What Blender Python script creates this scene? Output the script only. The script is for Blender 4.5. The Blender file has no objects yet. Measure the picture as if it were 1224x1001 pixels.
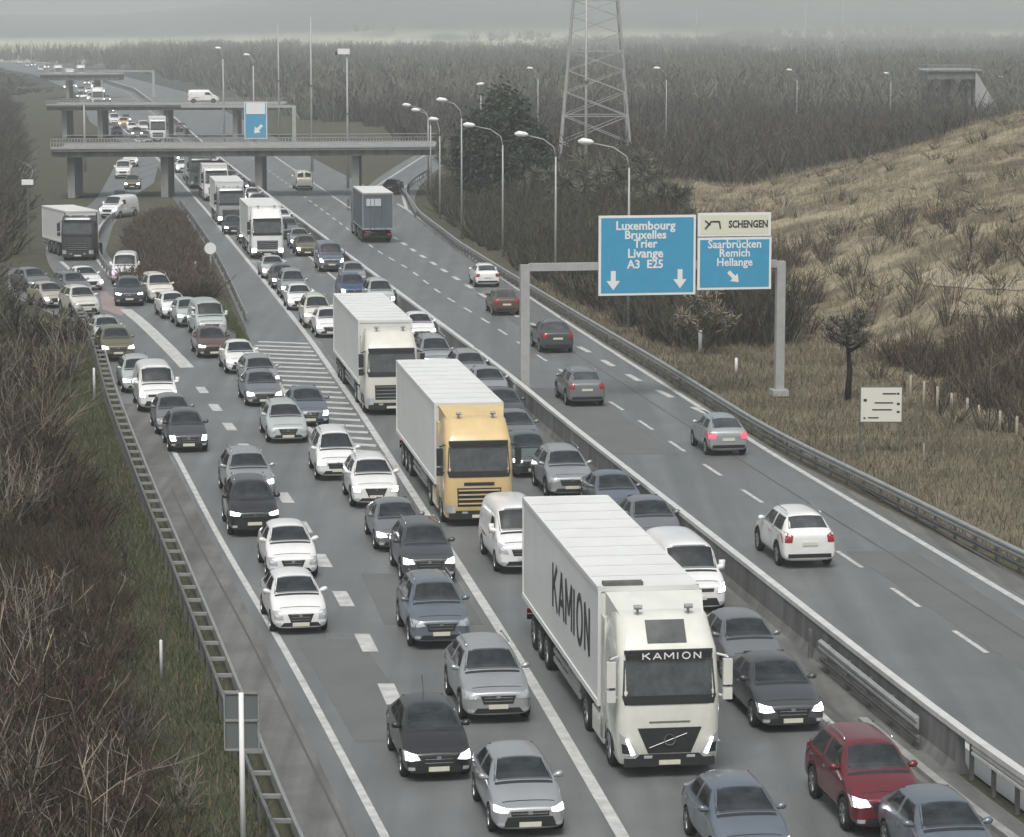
import bpy, bmesh, math, random
import numpy as np
from mathutils import Vector, Matrix
from mathutils.bvhtree import BVHTree
from bpy_extras import mesh_utils
R = math.radians
rnd = random.Random(7)
npr = np.random.default_rng(11)
scn = bpy.context.scene
COL = scn.collection
# ------------------------------------------------------------------ camera
FPX, CAMH, HORIZ = 3400.0, 18.0, 26.0
PITCH = math.atan((500.5 - HORIZ) / FPX)
cam = bpy.data.objects.new('camera', bpy.data.cameras.new('camera'))
COL.objects.link(cam)
cam.location = (0, 0, CAMH)
cam.rotation_euler = (math.pi / 2 - PITCH, 0, 0)
cam.data.sensor_fit = 'HORIZONTAL'
cam.data.sensor_width = 36.0
cam.data.lens = FPX / 1224.0 * 36.0
cam.data.clip_start = 1.0
cam.data.clip_end = 20000.0
scn.camera = cam
# ------------------------------------------------------------------ sky, sun, exposure (overcast)
SUN_EL, SUN_AZ = R(60), R(190)      # azimuth measured clockwise from +Y
w = bpy.data.worlds.new('World'); scn.world = w; w.use_nodes = True
nt = w.node_tree; nt.nodes.clear()
sky = nt.nodes.new('ShaderNodeTexSky'); sky.sky_type = 'NISHITA'
sky.sun_disc = False; sky.sun_elevation = SUN_EL; sky.sun_rotation = SUN_AZ
sky.air_density = 1.6; sky.dust_density = 6.0; sky.ozone_density = 1.0
hsv = nt.nodes.new('ShaderNodeHueSaturation'); hsv.inputs['Saturation'].default_value = 0.42
cnoise = nt.nodes.new('ShaderNodeTexNoise'); cnoise.inputs['Scale'].default_value = 3.0; cnoise.inputs['Detail'].default_value = 5
cmap = nt.nodes.new('ShaderNodeMapping'); cmap.inputs['Scale'].default_value = (1, 1, 7)
cco = nt.nodes.new('ShaderNodeTexCoord')
cr = nt.nodes.new('ShaderNodeMapRange'); cr.inputs['To Min'].default_value = 0.85; cr.inputs['To Max'].default_value = 1.15
mul = nt.nodes.new('ShaderNodeMix'); mul.data_type = 'RGBA'; mul.blend_type = 'MULTIPLY'; mul.inputs[0].default_value = 1.0
bg = nt.nodes.new('ShaderNodeBackground'); bg.inputs['Strength'].default_value = 0.085
wo = nt.nodes.new('ShaderNodeOutputWorld')
L_ = nt.links.new
L_(sky.outputs[0], hsv.inputs['Color']); L_(cco.outputs['Generated'], cmap.inputs[0]); L_(cmap.outputs[0], cnoise.inputs['Vector'])
L_(cnoise.outputs['Fac'], cr.inputs['Value'])
L_(hsv.outputs[0], mul.inputs[6]); L_(cr.outputs[0], mul.inputs[7]); L_(mul.outputs[2], bg.inputs['Color']); L_(bg.outputs[0], wo.inputs['Surface'])
sl = bpy.data.lights.new('sun', 'SUN'); sl.energy = 1.5; sl.angle = R(20); sl.color = (1.0, 0.985, 0.96)
sun = bpy.data.objects.new('sun', sl); COL.objects.link(sun)
sdir = Vector((math.sin(SUN_AZ) * math.cos(SUN_EL), math.cos(SUN_AZ) * math.cos(SUN_EL), math.sin(SUN_EL)))
sun.rotation_euler = sdir.to_track_quat('Z', 'Y').to_euler()
scn.view_settings.view_transform = 'Standard'
scn.view_settings.look = 'None'
scn.view_settings.gamma = 1.0
scn.view_settings.exposure = 0.36
scn.render.engine = 'CYCLES'
scn.cycles.volume_bounces = 1
scn.cycles.volume_step_rate = 4.0
# ------------------------------------------------------------------ survey: where a sight line of the camera meets height z
def G(x, y, z=0.0):
    a = (x - 612.0) / FPX; b = -(y - 500.5) / FPX
    ry = math.cos(PITCH) + b * math.sin(PITCH); rz = -math.sin(PITCH) + b * math.cos(PITCH)
    t = (z - CAMH) / rz
    return (a * t, ry * t)
def ZAT(y, Y):      # height of the sight line through row y above the point at distance Y
    b = -(y - 500.5) / FPX
    ry = math.cos(PITCH) + b * math.sin(PITCH); rz = -math.sin(PITCH) + b * math.cos(PITCH)
    return CAMH + rz / ry * Y
def XAT(x, Y, z=0.0):
    fw = Y * math.cos(PITCH) - (z - CAMH) * math.sin(PITCH)
    return (x - 612.0) / FPX * fw
# ------------------------------------------------------------------ materials
MATS = {}
def mat(name, col, rough=0.6, metal=0.0, var=0.0, vscale=1.0, col2=None, bump=0.0, bscale=20.0, coat=0.0, emit=0.0, spec=0.5, stretch=None, detail=6.0, ecol=None):
    if name in MATS: return MATS[name]
    m = bpy.data.materials.new(name); m.use_nodes = True
    n = m.node_tree.nodes; l = m.node_tree.links
    p = n['Principled BSDF']
    p.inputs['Base Color'].default_value = (*col, 1); p.inputs['Roughness'].default_value = rough
    p.inputs['Metallic'].default_value = metal; p.inputs['Coat Weight'].default_value = coat
    p.inputs['Coat Roughness'].default_value = 0.08
    p.inputs['Specular IOR Level'].default_value = spec
    if emit:
        p.inputs['Emission Color'].default_value = (*(ecol or col), 1); p.inputs['Emission Strength'].default_value = emit
    tc = None
    if var or col2 or bump:
        tc = n.new('ShaderNodeTexCoord'); mp = n.new('ShaderNodeMapping'); l.new(tc.outputs['Object'], mp.inputs[0])
        if stretch: mp.inputs['Scale'].default_value = stretch
    if var or col2:
        no = n.new('ShaderNodeTexNoise'); no.inputs['Scale'].default_value = vscale; no.inputs['Detail'].default_value = detail; no.inputs['Roughness'].default_value = 0.65
        l.new(mp.outputs[0], no.inputs['Vector'])
        rp = n.new('ShaderNodeValToRGB'); l.new(no.outputs['Fac'], rp.inputs[0])
        rp.color_ramp.elements[0].position = 0.32; rp.color_ramp.elements[1].position = 0.68
        a = col; b = col2 if col2 else tuple(min(1, c * (1 + var)) for c in col)
        if not col2: a = tuple(c * (1 - var) for c in col)
        rp.color_ramp.elements[0].color = (*a, 1); rp.color_ramp.elements[1].color = (*b, 1)
        l.new(rp.outputs[0], p.inputs['Base Color'])
    if bump:
        nb = n.new('ShaderNodeTexNoise'); nb.inputs['Scale'].default_value = bscale; nb.inputs['Detail'].default_value = 4
        l.new(mp.outputs[0], nb.inputs['Vector'])
        bp = n.new('ShaderNodeBump'); bp.inputs['Strength'].default_value = bump; bp.inputs['Distance'].default_value = 0.05
        l.new(nb.outputs['Fac'], bp.inputs['Height']); l.new(bp.outputs[0], p.inputs['Normal'])
    MATS[name] = m
    return m
def paint(name, col, metal=0.0, rough=0.32):
    return mat('paint_' + name, col, rough, metal, var=0.07, vscale=1.3, coat=0.7)
P = {
 'white': paint('white', (.78, .79, .78)), 'silver': paint('silver', (.42, .44, .45), .5), 'grey': paint('grey', (.20, .21, .22), .3),
 'darkgrey': paint('darkgrey', (.075, .08, .085), .3), 'black': paint('black', (.018, .019, .02)), 'blue': paint('blue', (.05, .08, .17), .2),
 'bluegrey': paint('bluegrey', (.17, .20, .235), .4), 'red': paint('red', (.15, .018, .026), .2), 'beige': paint('beige', (.48, .45, .38), .2),
 'brown': paint('brown', (.12, .075, .055), .2), 'green': paint('green', (.10, .14, .12), .2), 'yellow': paint('yellow', (.66, .49, .24)),
 'lightgreen': paint('lightgreen', (.50, .55, .53), .2), 'ivory': paint('ivory', (.68, .69, .63)), 'cream': paint('cream', (.66, .65, .58)), 'olive': paint('olive', (.16, .15, .08), .2),
 'trailer': mat('trailer_skin', (.74, .75, .73), .45, var=.05, vscale=.6), 'trailergrey': mat('trailer_grey', (.50, .54, .56), .5, var=.07, vscale=.6),
 'trailerdark': mat('trailer_dark', (.10, .125, .15), .5, var=.1, vscale=.8)}
M_glass = mat('dark_glass', (.028, .034, .038), .06, var=.35, vscale=1.6, spec=.9)
M_glass2 = mat('windscreen_glass', (.045, .055, .06), .05, var=.6, vscale=2.2, spec=.9)
M_tyre = mat('tyre_rubber', (.02, .02, .02), .85, var=.2, vscale=6)
M_rim = mat('alloy', (.36, .37, .38), .35, .8)
M_plastic = mat('black_plastic', (.022, .023, .025), .55, var=.2, vscale=5)
M_under = mat('underbody', (.012, .012, .012), .9)
M_lamp_on = mat('headlight_lit', (.9, .93, 1.0), .15, emit=7.0, ecol=(.95, .97, 1))
M_lamp_off = mat('headlight_lens', (.55, .58, .6), .12, .3, spec=.9)
M_pink = mat('lamp_pink', (.9, .5, .7), .15, emit=5.0, ecol=(1, .22, .62))
M_tail = mat('tail_light_red', (.30, .012, .015), .2, spec=.8)
M_brake = mat('brake_light_lit', (.8, .05, .06), .2, emit=1.5, ecol=(1, .08, .12))
M_plate = mat('plate', (.66, .65, .54), .5, var=.05, vscale=9)
M_chrome = mat('chrome', (.6, .61, .62), .18, .95)
M_letter = mat('dark_letter', (.03, .03, .035), .5)
M_asph = mat('asphalt', (.134, .143, .142), .46, col2=(.170, .180, .178), vscale=.35, bump=.25, bscale=60, detail=9)
M_asph2 = mat('asphalt_shoulder', (.118, .122, .116), .94, col2=(.185, .186, .178), vscale=.5, bump=.3, bscale=50, detail=9)
M_line = mat('road_paint', (.36, .37, .36), .75, col2=(.60, .61, .59), vscale=2.2, detail=10)
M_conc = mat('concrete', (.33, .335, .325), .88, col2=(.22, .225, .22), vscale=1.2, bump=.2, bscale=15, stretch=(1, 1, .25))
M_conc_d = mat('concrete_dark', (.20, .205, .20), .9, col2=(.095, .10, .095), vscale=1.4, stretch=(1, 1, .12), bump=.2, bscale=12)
M_galv = mat('galvanised_steel', (.36, .37, .365), .5, .35, var=.15, vscale=2)
M_galv_d = mat('weathered_steel', (.15, .155, .145), .65, .3, var=.25, vscale=2.5)
M_pole = mat('pole_steel', (.42, .43, .425), .55, .2, var=.1, vscale=2)
M_soil = mat('soil', (.055, .048, .035), .97, col2=(.085, .088, .052), vscale=.25, bump=.6, bscale=4, detail=10)
M_grassland = mat('dry_field', (.20, .205, .15), .95, col2=(.30, .29, .22), vscale=.01)
M_wood = mat('post_wood', (.40, .37, .30), .85, var=.2, vscale=4)
M_bluesign = mat('sign_blue', (.06, .33, .54), .45, var=.05, vscale=2)
M_white = mat('sign_white', (.82, .83, .82), .5)
M_signyel = mat('sign_pale_yellow', (.72, .74, .60), .5)
M_signback = mat('sign_back', (.15, .17, .17), .6, .2)
def wear(m, lo, hi, scale=1.1, st=(1, .03, 1)):
    # tyre-polished and oil-darkened streaks that run along the road
    n = m.node_tree.nodes; l = m.node_tree.links; p = n['Principled BSDF']; src = p.inputs['Base Color'].links[0].from_socket
    tc = n.new('ShaderNodeTexCoord'); mp = n.new('ShaderNodeMapping'); mp.inputs['Rotation'].default_value = (0, 0, R(-8.8)); mp.inputs['Scale'].default_value = st
    no = n.new('ShaderNodeTexNoise'); no.inputs['Scale'].default_value = scale; no.inputs['Detail'].default_value = 3; l.new(tc.outputs['Object'], mp.inputs[0]); l.new(mp.outputs[0], no.inputs['Vector'])
    mr = n.new('ShaderNodeMapRange'); mr.inputs['From Min'].default_value = .35; mr.inputs['From Max'].default_value = .65; mr.inputs['To Min'].default_value = lo; mr.inputs['To Max'].default_value = hi; l.new(no.outputs['Fac'], mr.inputs['Value'])
    n2 = n.new('ShaderNodeTexNoise'); n2.inputs['Scale'].default_value = 5.5; n2.inputs['Detail'].default_value = 8; l.new(tc.outputs['Object'], n2.inputs['Vector'])
    m2 = n.new('ShaderNodeMapRange'); m2.inputs['From Min'].default_value = .60; m2.inputs['From Max'].default_value = .72; m2.inputs['To Min'].default_value = 1.0; m2.inputs['To Max'].default_value = .80; l.new(n2.outputs['Fac'], m2.inputs['Value'])
    mu = n.new('ShaderNodeMath'); mu.operation = 'MULTIPLY'; l.new(mr.outputs[0], mu.inputs[0]); l.new(m2.outputs[0], mu.inputs[1])
    mx = n.new('ShaderNodeMix'); mx.data_type = 'RGBA'; mx.blend_type = 'MULTIPLY'; mx.inputs[0].default_value = 1.0; l.new(src, mx.inputs[6]); l.new(mu.outputs[0], mx.inputs[7]); l.new(mx.outputs[2], p.inputs['Base Color'])
wear(M_asph, .84, 1.10); wear(M_asph2, .75, 1.12, 1.8)
M_seat = mat('seat_fabric', (.05, .052, .056), .9, var=.3, vscale=5)
M_dash = mat('dashboard', (.035, .036, .038), .7)
for gm in (M_glass, M_glass2):      # tinted see-through glass
    gm.node_tree.nodes['Principled BSDF'].inputs['Alpha'].default_value = .58
M_opaque = mat('black_glass', (.022, .027, .030), .06, col2=(.085, .095, .098), vscale=1.7, spec=.9)
# ------------------------------------------------------------------ mesh helpers
def link(name, me, parent=None):
    o = bpy.data.objects.new(name, me); COL.objects.link(o)
    if parent is not None: o.parent = parent
    return o
def tag(o, label=None, cat=None, group=None, kind=None):
    if label: o['label'] = label
    if cat: o['category'] = cat
    if group: o['group'] = group
    if kind: o['kind'] = kind
    return o
def empty(name, loc=(0, 0, 0), rz=0.0):
    o = bpy.data.objects.new(name, None); COL.objects.link(o)
    o.location = loc; o.rotation_euler = (0, 0, rz); o.empty_display_size = .3
    return o
class MB:
    def __init__(s): s.v = []; s.f = []; s.m = []
    def add(s, vs, fs, mi=0):
        b = len(s.v); s.v += [tuple(p) for p in vs]
        for f in fs: s.f.append(tuple(i + b for i in f)); s.m.append(mi)
        return s
    def box(s, c, d, rz=0, mi=0, ry=0):
        x, y, z = d[0] / 2, d[1] / 2, d[2] / 2
        vs = [Vector((i * x, j * y, k * z)) for i in (-1, 1) for j in (-1, 1) for k in (-1, 1)]
        if ry: m = Matrix.Rotation(ry, 3, 'Y'); vs = [m @ p for p in vs]
        if rz: m = Matrix.Rotation(rz, 3, 'Z'); vs = [m @ p for p in vs]
        vs = [(p.x + c[0], p.y + c[1], p.z + c[2]) for p in vs]
        return s.add(vs, [(0, 1, 3, 2), (4, 6, 7, 5), (0, 4, 5, 1), (2, 3, 7, 6), (0, 2, 6, 4), (1, 5, 7, 3)], mi)
    def bar(s, a, b, w, h=None, mi=0, n=4):
        a = Vector(a); b = Vector(b); d = (b - a).normalized(); h = h or w
        u = d.cross(Vector((0, 0, 1)));
        if u.length < 1e-3: u = Vector((1, 0, 0))
        u.normalize(); v = d.cross(u)
        vs = []
        if n == 4: offs = [(-w / 2, -h / 2), (w / 2, -h / 2), (w / 2, h / 2), (-w / 2, h / 2)]
        else: offs = [(w / 2 * math.cos(6.28318 * i / n), h / 2 * math.sin(6.28318 * i / n)) for i in range(n)]
        for p in (a, b):
            for q in offs: vs.append(p + u * q[0] + v * q[1])
        fs = [(i, (i + 1) % n, n + (i + 1) % n, n + i) for i in range(n)] + [tuple(range(n))[::-1], tuple(range(n, 2 * n))]
        return s.add(vs, fs, mi)
    def tube(s, pts, rads, n=8, mi=0):
        vs = []
        for k, p in enumerate(pts):
            p = Vector(p)
            d = (Vector(pts[min(k + 1, len(pts) - 1)]) - Vector(pts[max(k - 1, 0)])).normalized()
            u = d.cross(Vector((0, 1, 0.01))); u.normalize(); v = d.cross(u)
            r = rads[k] if hasattr(rads, '__len__') else rads
            for i in range(n):
                a = 2 * math.pi * i / n; vs.append(p + u * r * math.cos(a) + v * r * math.sin(a))
        fs = []
        for k in range(len(pts) - 1):
            for i in range(n): fs.append((k * n + i, k * n + (i + 1) % n, (k + 1) * n + (i + 1) % n, (k + 1) * n + i))
        fs += [tuple(range(n))[::-1], tuple(range((len(pts) - 1) * n, len(pts) * n))]
        return s.add(vs, fs, mi)
    def lathe(s, prof, c=(0, 0, 0), n=20, mi=0):    # profile (r, y), axis = local Y
        vs = [(c[0] + r * math.cos(2 * math.pi * i / n), c[1] + y, c[2] + r * math.sin(2 * math.pi * i / n)) for r, y in prof for i in range(n)]
        fs = [(k * n + i, k * n + (i + 1) % n, (k + 1) * n + (i + 1) % n, (k + 1) * n + i) for k in range(len(prof) - 1) for i in range(n)]
        return s.add(vs, fs, mi)
    def mesh(s, name, mats, smooth=False):
        me = bpy.data.meshes.new(name); me.from_pydata(s.v, [], s.f)
        for m in (mats if isinstance(mats, (list, tuple)) else [mats]): me.materials.append(m)
        if any(s.m): me.polygons.foreach_set('material_index', s.m)
        if smooth: me.polygons.foreach_set('use_smooth', [True] * len(s.f))
        me.update()
        bm = bmesh.new(); bm.from_mesh(me); bmesh.ops.recalc_face_normals(bm, faces=bm.faces); bm.to_mesh(me); bm.free()
        return me
    def build(s, name, mats, parent=None, smooth=False): return link(name, s.mesh(name, mats, smooth), parent)
def spline(pts, step):
    """Catmull-Rom through 2-D points, resampled to an even step."""
    P_ = [Vector((*p, 0)[:3]) for p in pts]; P_ = [P_[0] * 2 - P_[1]] + P_ + [P_[-1] * 2 - P_[-2]]
    out = []
    for i in range(1, len(P_) - 2):
        a, b, c, d = P_[i - 1:i + 3]; n = max(2, int((c - b).length / 1.0))
        for k in range(n):
            t = k / n
            out.append(0.5 * ((2 * b) + (c - a) * t + (2 * a - 5 * b + 4 * c - d) * t * t + (3 * b - a - 3 * c + d) * t ** 3))
    out.append(P_[-2])
    res = [out[0]]; acc = 0
    for i in range(1, len(out)):
        seg = out[i] - out[i - 1]; l = seg.length; pos = 0
        while acc + (l - pos) >= step:
            pos += step - acc; acc = 0; res.append(out[i - 1] + seg * (pos / l))
        acc += l - pos
    if (res[-1] - out[-1]).length > step * .3: res.append(out[-1])
    return res
def offs(line, d):
    out = []
    for i, p in enumerate(line):
        t = (line[min(i + 1, len(line) - 1)] - line[max(i - 1, 0)]).normalized()
        out.append(Vector((p.x + t.y * d, p.y - t.x * d, 0)))       # d>0: to the right of the walking direction
    return out
def strip(mb, line, d0, d1, z, mi=0):
    a = offs(line, d0); b = offs(line, d1); n = len(line)
    vs = [(p.x, p.y, z) for p in a] + [(p.x, p.y, z) for p in b]
    return mb.add(vs, [(i, i + 1, n + i + 1, n + i) for i in range(n - 1)], mi)
def wline(px, z=0.0): return [G(x, y, z) for x, y in px]
STROKES = {'K': (.62, [((0, 0), (0, 1)), ((0, .42), (.55, 1)), ((.17, .60), (.60, 0))]), 'A': (.70, [((0, 0), (.33, 1)), ((.33, 1), (.66, 0)), ((.13, .33), (.53, .33))]),
           'M': (.82, [((0, 0), (0, 1)), ((0, 1), (.36, .30)), ((.36, .30), (.72, 1)), ((.72, 1), (.72, 0))]), 'I': (.16, [((0, 0), (0, 1))]),
           'N': (.66, [((0, 0), (0, 1)), ((0, 1), (.52, 0)), ((.52, 0), (.52, 1))]),
           'O': (.74, [((.32 + .31 * math.cos(k * math.pi / 8), .5 + .5 * math.sin(k * math.pi / 8)), (.32 + .31 * math.cos((k + 1) * math.pi / 8), .5 + .5 * math.sin((k + 1) * math.pi / 8))) for k in range(16)])}
def block_text(s, size, m, th=.17, gap=.20, wx=1.0):
    mb = MB(); x = 0
    for ch in s:
        wd, st = STROKES[ch]
        for (ax, ay), (bx, by) in st: mb.bar(((x + ax) * size * wx, ay * size, 0), ((x + bx) * size * wx, by * size, 0), th * size, .008)
        x += wd + gap
    for i_, v in enumerate(mb.v): mb.v[i_] = (v[0] - x * size * wx / 2, v[1] - size / 2, v[2])
    return mb.mesh('lettering', m)
def text_mesh(body, size, material, extrude=0.006, align='CENTER', wx=1.0, bold=0.0):
    cu = bpy.data.curves.new('lettering', 'FONT'); cu.body = body; cu.size = size; cu.extrude = extrude; cu.align_x = align; cu.align_y = 'CENTER'; cu.offset = bold; cu.space_character = 1.1 if wx > 1.02 else 1.0
    cu.resolution_u = 2; cu.fill_mode = 'BOTH'
    o = bpy.data.objects.new('lettering', cu); COL.objects.link(o)
    dg = bpy.context.evaluated_depsgraph_get(); dg.update()
    me = bpy.data.meshes.new_from_object(o.evaluated_get(dg)); bpy.data.objects.remove(o); bpy.data.curves.remove(cu)
    me.materials.clear(); me.materials.append(material)
    if wx != 1.0: me.transform(Matrix.Diagonal((wx, 1, 1, 1)))
    return me
# ------------------------------------------------------------------ surveyed lines, each X as a function of Y
def fn(px, z=0.0, far=(), near=()):
    p = sorted([G(x, y, z) for x, y in px] + list(far) + list(near), key=lambda q: q[1])
    ys = np.array([q[1] for q in p]); xs = np.array([q[0] for q in p])
    yy = np.arange(ys[0], ys[-1], 2.0); xx = np.interp(yy, ys, xs)
    k = np.hanning(13); k /= k.sum()
    pad = np.concatenate([xx[0] - (xx[1] - xx[0]) * np.arange(6, 0, -1), xx, xx[-1] + (xx[-1] - xx[-2]) * np.arange(1, 7)])
    xx = np.convolve(pad, k, 'valid')
    return lambda Y: np.interp(Y, yy, xx)
FAR = [(-61, 515), (-97, 735), (-150, 987), (-222, 1250), (-360, 1550)]
wallX = fn([(265, 190), (343, 250), (612, 450), (672, 500), (800, 600), (918, 692), (988, 748), (1224, 930)], 1.1, far=FAR, near=[(17.2, 40), (20.5, 20)])
solidX = fn([(200, 200), (245, 250), (311, 330), (370, 405), (436, 500), (500, 600), (596, 750), (632, 807), (737, 988)], 0, far=[(x - 10.5, y) for x, y in FAR], near=[(5.2, 40), (7.8, 20)])
railL = fn([(100, 372), (120, 400), (140, 470), (180, 570), (240, 710), (290, 830), (350, 985)], .7, near=[(-.4, 40), (3.2, 20)], far=[(-32, 200), (-60, 330)])
edgeL = fn([(212, 547), (260, 640), (306, 720), (326, 750), (385, 858), (453, 988)], 0, near=[(1.4, 40)], far=[(-17.5, 135)])
edgeR = fn([(486, 250), (560, 305), (635, 357), (700, 400), (857, 500), (918, 540), (1050, 618), (1224, 722)], 0, near=[(24, 40)], far=[(-15.5, 310)])
railR = fn([(487, 232), (500, 252), (550, 290), (612, 328), (700, 380), (800, 438), (918, 512), (1070, 585), (1224, 662)], .75, near=[(29, 40)], far=[(-14.5, 330)])
laneR = fn([(455, 303), (490, 322), (527, 352), (575, 380), (650, 430), (766, 504), (802, 529), (843, 557), (890, 587), (950, 627), (1015, 667), (1078, 712), (1164, 771)], 0, near=[(19.5, 45)], far=[(x + 5.5, y) for x, y in FAR])
accR = fn([(420, 250), (480, 290), (545, 333), (632, 387), (690, 412), (735, 440), (798, 474), (850, 497)], 0, far=[(x + 9.3, y) for x, y in FAR])
dashS = fn([(233, 455), (258, 488), (290, 532), (338, 587), (406, 707), (436, 763), (466, 827), (500, 905)], 0)
isleR = fn([(300, 408), (292, 390), (270, 340), (250, 300), (225, 262), (205, 235), (190, 200)], 0, far=[(x - 15, y) for x, y in FAR])
LBY = [165, 200, 223, 262, 290, 352, 425, 600, 800]; LBX = [-27.5, -37.5, -38.5, -44.5, -49.5, -60, -72.5, -104, -145]
# ------------------------------------------------------------------ terrain
def sstep(t): t = np.clip(t, 0, 1); return t * t * (3 - 2 * t)
def vnoise(X, Y, s, seed=0):
    return (np.sin(X / s * 1.7 + seed) * np.cos(Y / s * 1.3 + seed * 2.1) + .5 * np.sin(X / s * 3.9 + Y / s * 2.7 + seed) + .25 * np.sin(Y / s * 7.1 - X / s * 6.3))/1.75
def height(X, Y):
    X = np.asarray(X, float); Y = np.asarray(Y, float)
    dR = X - np.where(Y < 300, railR(Y), -14.5 - (Y - 330) * .15)
    dL = np.where(Y < 165, railL(np.minimum(Y, 165)), -28 - (Y - 165) * .16 - 24 * sstep((Y - 165) / 40)) - X
    h = np.full(X.shape, -0.06)
    fade = 1 - sstep((Y - 285) / 40)
    d0 = 16 + 19 * np.clip((Y - 165) / 125, 0, 1.3)
    hill = (np.minimum(.28 * np.maximum(dR - d0, 0), 12.5) + 1.3 * sstep((dR - 13) / 12)) * fade
    hill = hill + sstep((dR - 16) / 12) * fade * (.75 * vnoise(X, Y, 17, 1) + .42 * vnoise(X + .4 * Y, Y - .7 * X, 7.3, 3) + .25 * vnoise(X, Y * .6, 3.1, 8))
    h = h + hill * (Y > 60)
    h = h + 3.0 * sstep((dL - 3) / 22) * (1 - sstep((Y - 420) / 100)) * (1 + .25 * vnoise(X, Y, 14, 5))
    # far plain dips and the hazy ridge on the horizon
    ang = X / np.maximum(Y, 1)
    ridge = 25 + 52 * sstep((ang + .155) / .13) + 6 * vnoise(X, Y, 420, 2)
    h = h + ridge * sstep((Y - 2100) / 2100)
    return h
def H1(x, y): return float(height(np.array([x]), np.array([y]))[0])
def terrain():
    xs = np.concatenate([np.arange(-2600, -320, 120), np.arange(-320, -80, 10), np.arange(-80, 100, 1.5), np.arange(100, 320, 10), np.arange(320, 2601, 120)])
    ys = np.concatenate([np.arange(-30, 360, 2.5), np.arange(360, 900, 15), np.arange(900, 5400, 100)])
    X, Y = np.meshgrid(xs, ys); Z = height(X, Y)
    me = bpy.data.meshes.new('ground'); nx, ny = len(xs), len(ys)
    co = np.stack([X, Y, Z], -1).reshape(-1, 3)
    idx = np.arange(nx * ny).reshape(ny, nx)
    q = np.stack([idx[:-1, :-1], idx[:-1, 1:], idx[1:, 1:], idx[1:, :-1]], -1).reshape(-1, 4)
    me.vertices.add(len(co)); me.vertices.foreach_set('co', co.ravel())
    me.loops.add(q.size); me.loops.foreach_set('vertex_index', q.ravel())
    me.polygons.add(len(q)); me.polygons.foreach_set('loop_start', np.arange(0, q.size, 4)); me.polygons.foreach_set('loop_total', np.full(len(q), 4))
    me.update(calc_edges=True); me.polygons.foreach_set('use_smooth', [True] * len(q))
    # ground material: wet soil and winter grass, straw-coloured on the dry hill, pale fields far away
    m = bpy.data.materials.new('ground_cover'); m.use_nodes = True; n = m.node_tree.nodes; l = m.node_tree.links
    p = n['Principled BSDF']; p.inputs['Roughness'].default_value = .97
    tc = n.new('ShaderNodeTexCoord')
    def noise(scale, det=8, st=None):
        no = n.new('ShaderNodeTexNoise'); no.inputs['Scale'].default_value = scale; no.inputs['Detail'].default_value = det; no.inputs['Roughness'].default_value = .7
        if st: mp = n.new('ShaderNodeMapping'); mp.inputs['Scale'].default_value = st; l.new(tc.outputs['Object'], mp.inputs[0]); l.new(mp.outputs[0], no.inputs['Vector'])
        else: l.new(tc.outputs['Object'], no.inputs['Vector'])
        return no
    def ramp(src, a, b, p0=.35, p1=.65):
        r = n.new('ShaderNodeValToRGB'); r.color_ramp.elements[0].position = p0; r.color_ramp.elements[1].position = p1
        r.color_ramp.elements[0].color = (*a, 1); r.color_ramp.elements[1].color = (*b, 1); l.new(src, r.inputs[0]); return r
    base = ramp(noise(.5, 10).outputs['Fac'], (.050, .045, .032), (.074, .080, .044))
    dry = ramp(noise(.14, 12).outputs['Fac'], (.10, .08, .05), (.33, .285, .19), .42, .58)
    far = ramp(noise(.006, 4, (1, .25, 1)).outputs['Fac'], (.035, .042, .038), (.06, .07, .06), .45, .6)
    fld = ramp(noise(.004, 3, (1, .3, 1)).outputs['Fac'], (.10, .12, .07), (.50, .50, .38), .40, .46)
    at = n.new('ShaderNodeAttribute'); at.attribute_name = 'zone'; sp = n.new('ShaderNodeSeparateColor'); l.new(at.outputs['Color'], sp.inputs[0])
    m1 = n.new('ShaderNodeMix'); m1.data_type = 'RGBA'; l.new(sp.outputs[0], m1.inputs[0]); l.new(base.outputs[0], m1.inputs[6]); l.new(dry.outputs[0], m1.inputs[7])
    m2 = n.new('ShaderNodeMix'); m2.data_type = 'RGBA'; l.new(sp.outputs[1], m2.inputs[0]); l.new(m1.outputs[2], m2.inputs[6]); l.new(far.outputs[0], m2.inputs[7])
    m3 = n.new('ShaderNodeMix'); m3.data_type = 'RGBA'; l.new(sp.outputs[2], m3.inputs[0]); l.new(m2.outputs[2], m3.inputs[6]); l.new(fld.outputs[0], m3.inputs[7])
    m4 = n.new('ShaderNodeMix'); m4.data_type = 'RGBA'; l.new(at.outputs['Alpha'], m4.inputs[0]); l.new(m3.outputs[2], m4.inputs[6]); m4.inputs[7].default_value = (.040, .031, .024, 1)
    l.new(m4.outputs[2], p.inputs['Base Color'])
    bp = n.new('ShaderNodeBump'); bp.inputs['Strength'].default_value = .7; bp.inputs['Distance'].default_value = .25; l.new(noise(1.5, 6).outputs['Fac'], bp.inputs['Height']); l.new(bp.outputs[0], p.inputs['Normal'])
    dR = X - np.where(Y < 300, railR(Y), -14.5 - (Y - 330) * .15)
    z1 = sstep((dR - 7) / 9) * (1 - sstep((Y - 315) / 40)); z2 = sstep((Y - 600) / 300)
    z1 = np.maximum(z1, .35 * sstep((dR + 1) / 2) * (1 - sstep((Y - 180) / 60)))
    dLm = np.where(Y < 165, railL(np.minimum(Y, 165)), np.interp(Y, LBY, LBX)) - X
    z3 = sstep((Y - 1150) / 200) * (1 - sstep((Y - 2350) / 350)); z4 = sstep((dLm - 1.8) / 1.5) * (1 - sstep((Y - 560) / 80))
    c = np.stack([z1, z2, z3, z4], -1).reshape(-1, 4)
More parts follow.
